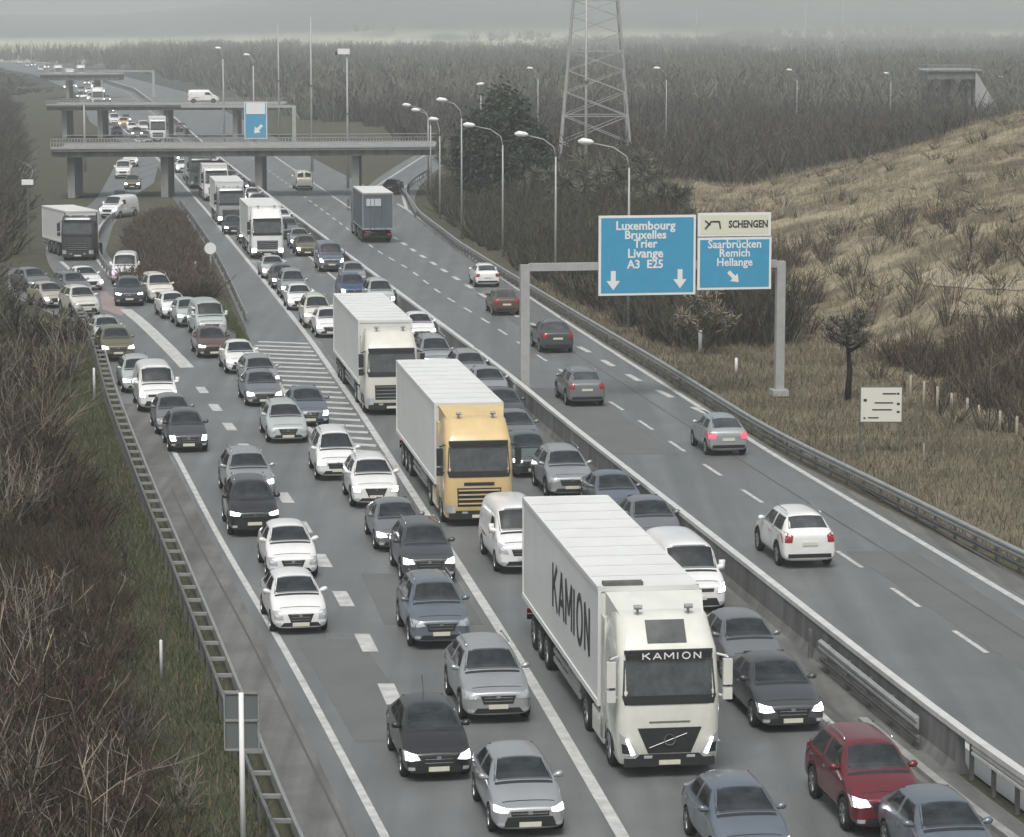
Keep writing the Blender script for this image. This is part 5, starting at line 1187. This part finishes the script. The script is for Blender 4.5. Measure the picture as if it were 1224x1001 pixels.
    if style == 0:
        m = MB(); patch(m, bvh, ((-.40, -.48, 3.9), (-.40, .48, 3.9), (-.82, .48, 3.9), (-.82, -.48, 3.9)), (0, 0, -1), 6, 4, .012); link('skylight', pmesh('skylight', m, M_opaque, None), r)
    for s in (-1, 1):
        m = MB(); m.tube([(-1.0, s * .62, cabH - .1), (-1.0, s * .62, cabH + .12)], .035, 6); m.lathe([(.06, -.1), (.06, .1)], (-.95, s * .62, cabH + .14), 8); m.build('horn', M_galv, r)
    m = MB(); m.box((-.02, 0, .40), (.10, 2.2, .20)); m.build('bumper_trim', M_plastic, r); MB().box((.045, 0, .40), (.02, .52, .11)).build('number_plate', M_plate, r)
    if style in (0, 1) and articulated:
        m = MB(); m.add(*deflector(cabH, boxH)); m.build('roof_deflector', pm, r)
    # tractor chassis
    m = MB(); m.box((-3.3, 0, .85), (5.2, .9, .3)); m.box((-2.9, 0, .62), (1.5, 2.2, .5)); m.build('chassis', M_under, r)
    def wheels(xs, dual, par):
        for wx in xs:
            for s in (-1, 1):
                t_, r_ = wheel_mesh(.5, .32, s); o = link('wheel', t_, par); o.location = (wx, s * (1.08 if not dual else 1.07), .5); link('rim', r_, o)
    wheels((-1.38, -4.9), False, r)
    for s in (-1, 1):
        m = MB(); m.tube([(-1.38 + .62 * math.cos(a), s * 1.19, .5 + .62 * math.sin(a)) for a in [math.pi * k / 8 for k in range(9)]], .06, 4); m.build('wheel_arch', M_plastic, r)
        m = MB(); m.box((-2.42, s * 1.2, 1.95), (.55, .06, 3.1)); m.box((-3.1, s * 1.18, .62), (1.7, .1, .62)); m.build('side_fairing', pm, r)
    # trailer
    tr = empty('trailer', (-2.9, 0, 0), trailer_turn); tr.parent = r
    bmz = 1.12; bmat = P[boxcol]; Hb = boxH - bmz
    m = MB(); m.box((-boxL / 2, 0, bmz + Hb / 2), (boxL, 2.5, Hb)); m.build('box_body', bmat, tr)
    m = MB()
    for s in (-1, 1):
        m.box((-boxL / 2, s * 1.255, boxH - .05), (boxL + .02, .05, .12)); m.box((-boxL / 2, s * 1.257, bmz + .06), (boxL + .02, .05, .14))
        for xx in (0, -boxL): m.box((xx, s * 1.235, bmz + Hb / 2), (.07, .08, Hb + .02))
    for xx in (.004, -boxL - .004): m.box((xx, 0, boxH - .05), (.05, 2.5, .12)); m.box((xx, 0, bmz + .06), (.05, 2.5, .14))
    m.build('box_frame', M_galv if boxcol != 'trailer' else P['trailer'], tr)
    m = MB()
    nrib = int(boxL / 1.35)
    for k in range(1, nrib): m.box((-boxL * k / nrib, 0, boxH + .004), (.05, 2.44, .02))
    m.build('roof_rib', P['trailergrey'], tr)
    if boxcol == 'trailerdark': MB().box((-boxL / 2, 0, boxH + .03), (boxL - .05, 2.46, .05)).build('roof_panel', P['trailer'], tr); MB().box((-boxL - .04, .35, boxH - .75), (.02, 1.2, .6)).build('rear_panel', P['trailergrey'], tr)
    if boxcol == 'trailer' and style == 0:
        m = MB(); m.box((.12, .0, boxH - .75), (.5, 1.7, .9)); m.build('refrigeration_unit', P['white'], tr); MB().box((.375, .0, boxH - .75), (.02, 1.4, .5)).build('unit_grille', M_plastic, tr)
        MB().box((-.22, -.62, boxH + .05), (.3, 1.0, .09)).build('roof_hatch', M_galv_d, tr)
    m = MB(); m.box((-boxL / 2, 0, .98), (boxL - .3, .9, .22)); m.box((-2.7, .7, .55), (.12, .12, .9)); m.box((-2.7, -.7, .55), (.12, .12, .9)); m.box((-boxL + .1, 0, .55), (.1, 2.3, .14)); m.build('chassis', M_under, tr)
    for s in (-1, 1):
        m = MB()
        for z in (.55, .80): m.box((-5.6, s * 1.17, z), (4.6, .05, .13))
        for xx in (-3.5, -5.0, -6.5, -7.7): m.box((xx, s * 1.15, .75), (.07, .05, .6))
        m.build('side_guard', M_galv, tr)
        m = MB(); m.box((-4.6, s * .98, .68), (1.9, .34, .5)); m.build('pallet_box', P['trailergrey'], tr)
        MB().box((-boxL + .06, s * .95, .72), (.06, .4, .14)).build('tail_light', M_tail, tr)
    wheels((-boxL + 4.6, -boxL + 3.3, -boxL + 2.0), True, tr)
    m = MB()
    for yy in (-.62, -.28, .28, .62): m.tube([(-boxL - .05, yy, bmz), (-boxL - .05, yy, boxH - .1)], .025, 6)
    m.box((-boxL - .03, 0, bmz + Hb / 2), (.02, .03, Hb - .2)); m.build('door_bar', M_galv_d, tr)
    if side_text:
        for s in (-1,):
            me = block_text(side_text, 1.22, M_letter, .16, .20, 1.12)
            o = link('lettering', me, tr); o.rotation_euler = (R(90), 0, 0); o.location = (-4.3, s * 1.262, bmz + Hb * .52)
    return r
def deflector(ch, bh):
    vs = [(-.95, -1.0, ch - .12), (-.95, 1.0, ch - .12), (-2.2, 1.2, bh + .02), (-2.2, -1.2, bh + .02), (-2.2, -1.2, ch - .3), (-2.2, 1.2, ch - .3)]
    return vs, [(0, 1, 2, 3), (0, 3, 4), (1, 5, 2), (2, 5, 4, 3), (0, 4, 5, 1)]
MAIN = lambda y: -.150
H_M, H_S = -.150, -.195
# big lorries of the queue (the middle lane of the jam)
lorry(800, 930, -.135, 'large white articulated lorry with dark lettering on its side, nearest in the queue', 'ivory', 'trailer', side_text='KAMION', sign='KAMION', lights='on', style=0)
lorry(573, 630, -.145, 'articulated lorry with a yellow-orange cab and white trailer, second in the queue', 'yellow', 'trailer', style=1)
lorry(469, 497, -.15, 'articulated lorry with a pale cab, third in the queue beside the hatched gore', 'cream', 'trailer', style=2)
lorry(320, 310, -.16, 'white square-fronted lorry with bright lamps, fourth in the queue', 'white', 'trailer', style=2, boxL=10, lights='on', boxH=3.9)
lorry(277, 270, -.16, 'pale box-fronted lorry with tall bright mirrors, behind the square white lorry', 'silver', 'trailer', style=2, boxL=9, lights='on', boxH=3.8, cabH=3.3)
lorry(259, 241, -.165, 'white lorry seen just above the pale box lorry', 'white', 'trailer', style=2, boxL=8, boxH=3.6, cabH=3.2)
lorry(241, 226, -.165, 'dark green-grey lorry closest to the near overpass in the queue', 'green', 'trailergrey', style=2, boxL=8, boxH=3.4, cabH=3.1)
lorry(452, 291, -.14, 'dark lorry with a white roof driving away on the right carriageway', 'grey', 'trailerdark', away=True, boxL=9.5, boxH=4.1)
lorry(93, 312, -.02, 'dark-fronted lorry with a long white roof turning on the exit ramp', 'darkgrey', 'trailer', style=2, boxL=7.5, boxH=3.6, cabH=3.2, trailer_turn=R(22))
lorry(189, 170, -.14, 'white box lorry in the queue between the two overpasses', 'white', 'trailer', style=2, boxL=7, boxH=3.6, cabH=3.2)
lorry(84, 99, -.17, 'white lorry far off in the haze at the upper left bend', 'white', 'trailer', style=2, boxL=11, boxH=3.9)
lorry(70, 93, -.18, 'third white lorry far off in the haze, leftmost of the group at the bend', 'white', 'trailer', style=2, boxL=9, boxH=3.9)
lorry(117, 127, -.16, 'white lorry just behind the left part of the farther overpass', 'white', 'trailer', style=2, boxL=9, boxH=3.8)
lorry(97, 93, -.17, 'second white lorry far off in the haze, right of its neighbour at the bend', 'white', 'trailer', style=2, boxL=11, boxH=3.9)
# cars: kind, colour, x, y, slope, label, lights
JAM = [
 # exit slip, left lane
 ('hatchback', 'white', 360, 760, -.19, 'white hatchback first in the left slip lane, nearest to the rail', 'off'),
 ('hatchback', 'white', 351, 694, -.18, 'white hatchback right behind the first white one in the left slip lane', 'off'),
 ('suv', 'black', 305, 643, -.17, 'black suv third in the left slip lane with a chrome grille', 'off'),
 ('suv', 'silver', 301, 601, -.19, 'pale silver suv tucked behind the black suv in the slip lane', 'off'),
 ('hatchback', 'darkgrey', 226, 542, -.20, 'dark grey hatchback by the start of the left shoulder line', 'off'),
 ('hatchback', 'grey', 210, 521, -.20, 'grey-green hatchback half hidden behind the dark hatchback on the slip road', 'off'),
 ('van', 'white', 190, 494, -.20, 'white panel van with dark grille on the slip road by the left rail', 'off'),
 ('estate', 'lightgreen', 168, 471, -.21, 'pale estate car peeping out behind the white panel van', 'off'),
 ('suv', 'olive', 142, 433, -.24, 'olive car with yellowish lights at the end of the thick white divider', 'on'),
 ('hatchback', 'lightgreen', 132, 415, -.28, 'pale hatchback behind the olive car near the left rail end', 'on'),
 ('suv', 'cream', 105, 380, -.40, 'cream-white suv just left of the pink ramp nose', 'off'),
 ('hatchback', 'beige', 69, 369, -.50, 'beige hatchback at the brush edge left of the cream suv', 'on'),
 ('estate', 'grey', 97, 356, -.45, 'grey roofed car half hidden behind the cream suv', 'off'),
 ('hatchback', 'grey', 51, 350, -.60, 'grey car leftmost in the merging ramp traffic by the brush', 'off'),
 # exit slip, right lane
 ('van', 'white', 149, 341, -.10, 'white van with glowing magenta lamps at the foot of the shrub island', 'pink'),
 ('suv', 'darkgrey', 155, 367, -.16, 'dark suv with bright headlights in front of the white van at the ramp nose', 'on'),
 ('minivan', 'cream', 194, 363, -.30, 'cream minivan right of the bright-lamped dark suv', 'off'),
 ('hatchback', 'white', 211, 382, -.27, 'small white hatchback behind the white van on the slip road', 'off'),
 ('hatchback', 'lightgreen', 229, 392, -.24, 'pale green hatchback wedged just left of the boxy white van', 'off'),
 ('van', 'lightgreen', 254, 406, -.23, 'pale boxy van beside the grass tip of the island', 'off'),
 ('saloon', 'brown', 257, 429, -.22, 'brown saloon with a reddish left headlamp ahead of the pale boxy van', 'on'),
 ('saloon', 'white', 291, 448, -.21, 'white saloon touching the upper end of the hatched gore', 'off'),
 ('estate', 'silver', 315, 468, -.21, 'silver estate car beside the hatched gore, roof catching the light', 'off'),
 ('saloon', 'grey', 317, 487, -.20, 'grey saloon with a yellow-lit left headlamp by the hatched gore', 'on'),
 ('saloon', 'bluegrey', 371, 511, -.16, 'blue-grey saloon standing on the hatched gore', 'off'),
 ('estate', 'lightgreen', 345, 531, -.18, 'pale green estate car alone in the right slip lane below the hatching', 'off'),
 ('minivan', 'white', 405, 576, -.155, 'white minivan at the tip of the gore, just below the hatching', 'off'),
 ('suv', 'white', 450, 609, -.155, 'white suv ahead of the white minivan along the solid line', 'off'),
 ('saloon', 'grey', 480, 661, -.15, 'grey saloon partly covered by the dark grey suv', 'off'),
 ('suv', 'darkgrey', 514, 700, -.15, 'dark grey suv with bright chrome along the solid line beside the yellow lorry', 'off'),
 ('suv', 'bluegrey', 528, 778, -.15, 'blue-grey suv in the right slip lane left of the large white lorry', 'off'),
 ('suv', 'silver', 596, 867, -.15, 'silver suv beside the front wheel of the large white lorry', 'off'),
 ('hatchback', 'black', 525, 936, -.16, 'black hatchback with a roof aerial straddling the dashed slip line', 'on'),
 ('hatchback', 'silver', 634, 1003, -.145, 'silver-grey hatchback cut by the bottom edge, left of the solid line', 'on'),
 # middle lane between the lorries
 ('hatchback', 'bluegrey', 905, 1048, -.15, 'blue-grey car cut by the bottom edge in front of the large white lorry', 'off'),
 ('van', 'white', 628, 688, -.15, 'white van squeezed between the yellow lorry and the large white lorry', 'off'),
 ('minivan', 'cream', 381, 393, -.155, 'cream minivan behind the third lorry, windscreen dark', 'on'),
 ('hatchback', 'white', 360, 372, -.155, 'white hatchback behind the cream minivan', 'on'),
 ('minivan', 'silver', 352, 358, -.155, 'silver minivan two behind the cream minivan', 'off'),
 ('hatchback', 'darkgrey', 340, 346, -.16, 'dark car with one bright lamp in front of the square white lorry', 'on'),
 ('saloon', 'lightgreen', 328, 334, -.16, 'pale flat-roofed car directly in front of the square white lorry', 'on'),
 ('hatchback', 'black', 280, 281, -.16, 'black car with a bright lamp in front of the pale box lorry', 'on'),
 ('hatchback', 'white', 219, 207, -.165, 'white car under the edge of the near overpass in the queue', 'on'),
 ('minivan', 'silver', 230, 216, -.165, 'silver minivan just below the near overpass', 'off'),
 # lane next to the median wall
 ('hatchback', 'bluegrey', 1157, 1066, -.155, 'pale-roofed car cut by the bottom edge at the lower right', 'off'),
 ('suv', 'red', 1066, 1003, -.155, 'dark red suv beside the steel median rail at the lower right', 'on'),
 ('saloon', 'darkgrey', 948, 877, -.155, 'dark grey saloon right of the large white lorry', 'on'),
 ('hatchback', 'grey', 906, 818, -.155, 'grey car mostly hidden behind the dark saloon by the large lorry', 'off'),
 ('van', 'white', 835, 737, -.155, 'white van with a rounded roof between the white trailer and the median wall', 'off'),
 ('saloon', 'grey', 790, 660, -.155, 'grey car whose roof shows above the rounded white van', 'off'),
 ('saloon', 'bluegrey', 745, 624, -.155, 'blue-grey saloon with a bright lamp behind the trailer end by the wall', 'on'),
 ('suv', 'silver', 684, 598, -.155, 'silver suv by the median wall above the large trailer', 'off'),
 ('saloon', 'green', 639, 572, -.155, 'dark green saloon right of the yellow lorry cab', 'on'),
 ('saloon', 'grey', 623, 541, -.155, 'grey saloon right behind the dark green saloon', 'off'),
 ('saloon', 'darkgrey', 608, 512, -.155, 'dark saloon beside the yellow lorry trailer, teal tinge on its wing', 'off'),
 ('saloon', 'silver', 590, 483, -.155, 'silver saloon beside the yellow lorry trailer', 'off'),
 ('estate', 'silver', 567, 463, -.155, 'silver estate car at the rear corner of the yellow lorry trailer', 'off'),
 ('minivan', 'silver', 524, 447, -.155, 'silver minivan with two bright lamps right of the third lorry cab', 'on'),
 ('hatchback', 'white', 505, 410, -.155, 'white hatchback behind the bright-lamped minivan', 'on'),
 ('minivan', 'lightgreen', 457, 371, -.155, 'pale car just above the roof of the third lorry, by the wall', 'on'),
 ('suv', 'blue', 424, 362, -.155, 'blue-black suv with lit lamps in the lane by the median wall', 'on'),
 ('hatchback', 'silver', 425, 343, -.155, 'silver car half hidden behind the blue-black suv', 'off'),
 ('van', 'bluegrey', 397, 326, -.155, 'blue-white van with bright lamps beside the median wall', 'on'),
 ('saloon', 'olive', 368, 307, -.155, 'olive saloon with lit lamps two behind the blue-white van', 'on'),
 ('hatchback', 'silver', 360, 298, -.16, 'silver hatchback close behind the olive saloon', 'off'),
 ('suv', 'grey', 346, 287, -.16, 'grey suv right of the square white lorry', 'on'),
 ('hatchback', 'white', 338, 272, -.16, 'white hatchback above and right of the square white lorry', 'off'),
 ('saloon', 'darkgrey', 311, 252, -.16, 'dark saloon right of the pale box lorry', 'on'),
 ('hatchback', 'white', 303, 244, -.16, 'white car right of the pale box lorry roof', 'off'),
 ('saloon', 'grey', 288, 230, -.16, 'grey saloon beside the median wall below the near overpass', 'off'),
 ('hatchback', 'silver', 276, 221, -.16, 'silver hatchback beside the median wall just below the near overpass', 'off'),
 # ramps and beyond the overpasses
 ('hatchback', 'bluegrey', 142, 247, -.05, 'blue-white car at the bend of the exit ramp', 'on'),
 ('hatchback', 'olive', 158, 227, -.10, 'olive car with yellow-green lamps on the exit ramp below the overpass', 'on'),
 ('van', 'white', 147, 214, -.10, 'white van on the exit ramp just below the overpass', 'off'),
 ('van', 'white', 128, 262, .35, 'white van crosswise behind the dark-fronted lorry on the ramp', 'off'),
 ('saloon', 'grey', 172, 174, -.15, 'grey car left of the white box lorry between the overpasses', 'off'),
 ('suv', 'yellow', 148, 153, -.155, 'yellow car glowing under the farther overpass', 'on'),
 ('hatchback', 'white', 158, 158, -.155, 'white car beside the yellow one under the farther overpass', 'off'),
 ('saloon', 'blue', 140, 163, -.155, 'dark blue car below the yellow one between the overpasses', 'off'),
 ('van', 'white', 109, 122, -.16, 'white van far off above the farther overpass', 'on'),
 ('van', 'silver', 97, 113, -.16, 'silver van far off left of the third overpass', 'off'),
 ('hatchback', 'white', 88, 106, -.17, 'white car far off below the hazy lorries', 'on'),
 ('hatchback', 'silver', 96, 118, -.16, 'silver car far off above the left end of the farther overpass', 'off'),
 ('saloon', 'darkgrey', 131, 136, -.16, 'dark car in the haze left of the yellow one', 'off'),
 ('van', 'white', 70, 88, -.2, 'white van far off at the bend of the motorway', 'off'),
 ('van', 'cream', 56, 83, -.25, 'cream van far off at the bend of the motorway', 'off'),
 ('hatchback', 'silver', 40, 79.5, -.3, 'silver car farthest left on the hazy bend', 'off'),
 ('estate', 'white', 106, 112, -.17, 'white estate car in the middle of the hazy far queue', 'on'),
 ('hatchback', 'silver', 128, 122, -.16, 'silver hatchback at the right of the hazy far queue behind the farther overpass', 'on'),
 ('van', 'silver', 62, 91, -.2, 'silver van on the outer side of the hazy bend', 'off'),
 ('van', 'white', 49, 86, -.22, 'white van on the inner side of the hazy bend', 'off'),
 ('estate', 'white', 33, 80.5, -.3, 'white estate car on the hazy bend, second from the left end', 'off'),
 ('van', 'white', 172, 160, -.155, 'white van left behind the white box lorry between the overpasses', 'off'),
 ('suv', 'silver', 194, 188, -.16, 'silver suv against the left line in the shade of the near overpass', 'on'),
 ('van', 'white', 24, 77, -.35, 'white van at the very left end of the hazy bend', 'off'),
 ('van', 'white', 113, 107, -.17, 'white van far off just right of the third overpass pier', 'off'),
 ('hatchback', 'silver', 104, 102, -.17, 'silver car far off between two hazy vans', 'on'),
 ('van', 'cream', 121, 113, -.16, 'cream van far off above the middle of the farther overpass', 'off'),
 ('hatchback', 'white', 118, 119, -.16, 'white car far off just above the farther overpass railing', 'on'),
 ('hatchback', 'darkgrey', 126, 128, -.16, 'dark car far off right behind the farther overpass railing', 'off'),
 ('van', 'white', 77, 94, -.18, 'white van far off left of the hazy lorries', 'off'),
 ('hatchback', 'white', 80, 107, -.18, 'white car far off below the leftmost hazy van', 'on'),
 ('estate', 'silver', 151, 147, -.155, 'silver estate car at the pier of the farther overpass', 'on'),
 ('van', 'white', 137, 150, -.155, 'white van left of the yellow car under the farther overpass', 'off'),
 ('suv', 'grey', 164, 166, -.155, 'grey suv just left of the white box lorry between the overpasses', 'on'),
 ('hatchback', 'white', 178, 181, -.16, 'white car behind the near overpass railing, in front of the white box lorry', 'on'),
 ('van', 'silver', 203, 183, -.16, 'silver van right of the white box lorry between the overpasses', 'off'),
 ('estate', 'white', 207, 194, -.16, 'white estate car in the shade of the near overpass', 'on'),
 ('saloon', 'grey', 224, 186, -.16, 'grey saloon beside the median wall under the near overpass', 'on'),
 ('hatchback', 'silver', 241, 196, -.16, 'silver hatchback beside the median wall under the near overpass', 'on'),
 ('van', 'white', 252, 204, -.16, 'white van beside the median wall in the shade of the near overpass', 'off'),
 ('suv', 'darkgrey', 266, 212, -.16, 'dark suv beside the median wall at the lower edge of the near overpass shade', 'off'),
 ('saloon', 'black', 299, 292, -.16, 'black saloon tucked beside the rear of the square white lorry', 'on'),
 ('hatchback', 'white', 396, 405, -.155, 'white hatchback half hidden behind the left flank of the third lorry', 'on'),
 ('van', 'cream', 156, 200, -.12, 'cream van under the near overpass on the exit ramp', 'off'),
 ('saloon', 'white', 110, 348, -.42, 'white saloon just behind the cream-white suv by the pink ramp nose', 'on')]
for k_, c_, x_, y_, h_, lab, li in JAM:
    if li == 'off' and sum(map(ord, lab)) % 5 < 3 and 'by the median wall above' not in lab: li = 'on'
    place(k_, c_, x_, y_, h_, lab, li)
GRP = 'vehicles on the free right carriageway'
for k_, c_, x_, y_, h_, lab, li in [
 ('suv', 'white', 968, 681, -.155, 'white suv driving away on the right carriageway, nearest of all', 'off'),
 ('hatchback', 'silver', 871, 546, -.155, 'silver hatchback with red brake lights on the right carriageway', 'brake'),
 ('suv', 'grey', 702, 487, -.15, 'grey suv driving away right of the gantry column', 'off'),
 ('suv', 'darkgrey', 667, 423, -.15, 'dark estate-like suv driving away, just right of the gantry column', 'off'),
 ('hatchback', 'brown', 606, 378, -.15, 'brown-black hatchback driving away left of the gantry column', 'off'),
 ('hatchback', 'white', 583, 344, -.14, 'white hatchback driving away near the right edge line', 'off'),
 ('hatchback', 'black', 466, 232, .15, 'small black car on the entry ramp under the lamps', 'off'),
 ('hatchback', 'darkgrey', 217, 158, -.155, 'tiny dark car on the right carriageway between the overpasses', 'off')]:
    place(k_, c_, x_, y_, h_, lab, li, rear=True)
place('van', 'cream', 364, 228, -.16, 'cream van driving away just below the near overpass', rear=True)
GRP = 'vehicles on the farther overpass'
for x_, y_, lab in ((241, 118, 'white van crossing the farther overpass'),):
    o = place('van', 'white', x_, 160, -.16, lab); o.location = (XAT(241, 440), 443, 5.5); o.rotation_euler = (0, 0, R(8))
HAZE = 0.00047
# ------------------------------------------------------------------ haze
hb = MB().box((0, 2000, 55), (5600, 6800, 128)).mesh('haze', mat('tmp_h', (1, 1, 1)))
hm_ = bpy.data.materials.new('haze_air'); hm_.use_nodes = True; n = hm_.node_tree.nodes; n.clear()
pv = n.new('ShaderNodeVolumePrincipled'); pv.inputs['Color'].default_value = (.84, .885, .90, 1); pv.inputs['Density'].default_value = HAZE; pv.inputs['Anisotropy'].default_value = 0.0
ou = n.new('ShaderNodeOutputMaterial'); hm_.node_tree.links.new(pv.outputs[0], ou.inputs['Volume'])
hb.materials.clear(); hb.materials.append(hm_)
tag(link('haze', hb), kind='stuff')
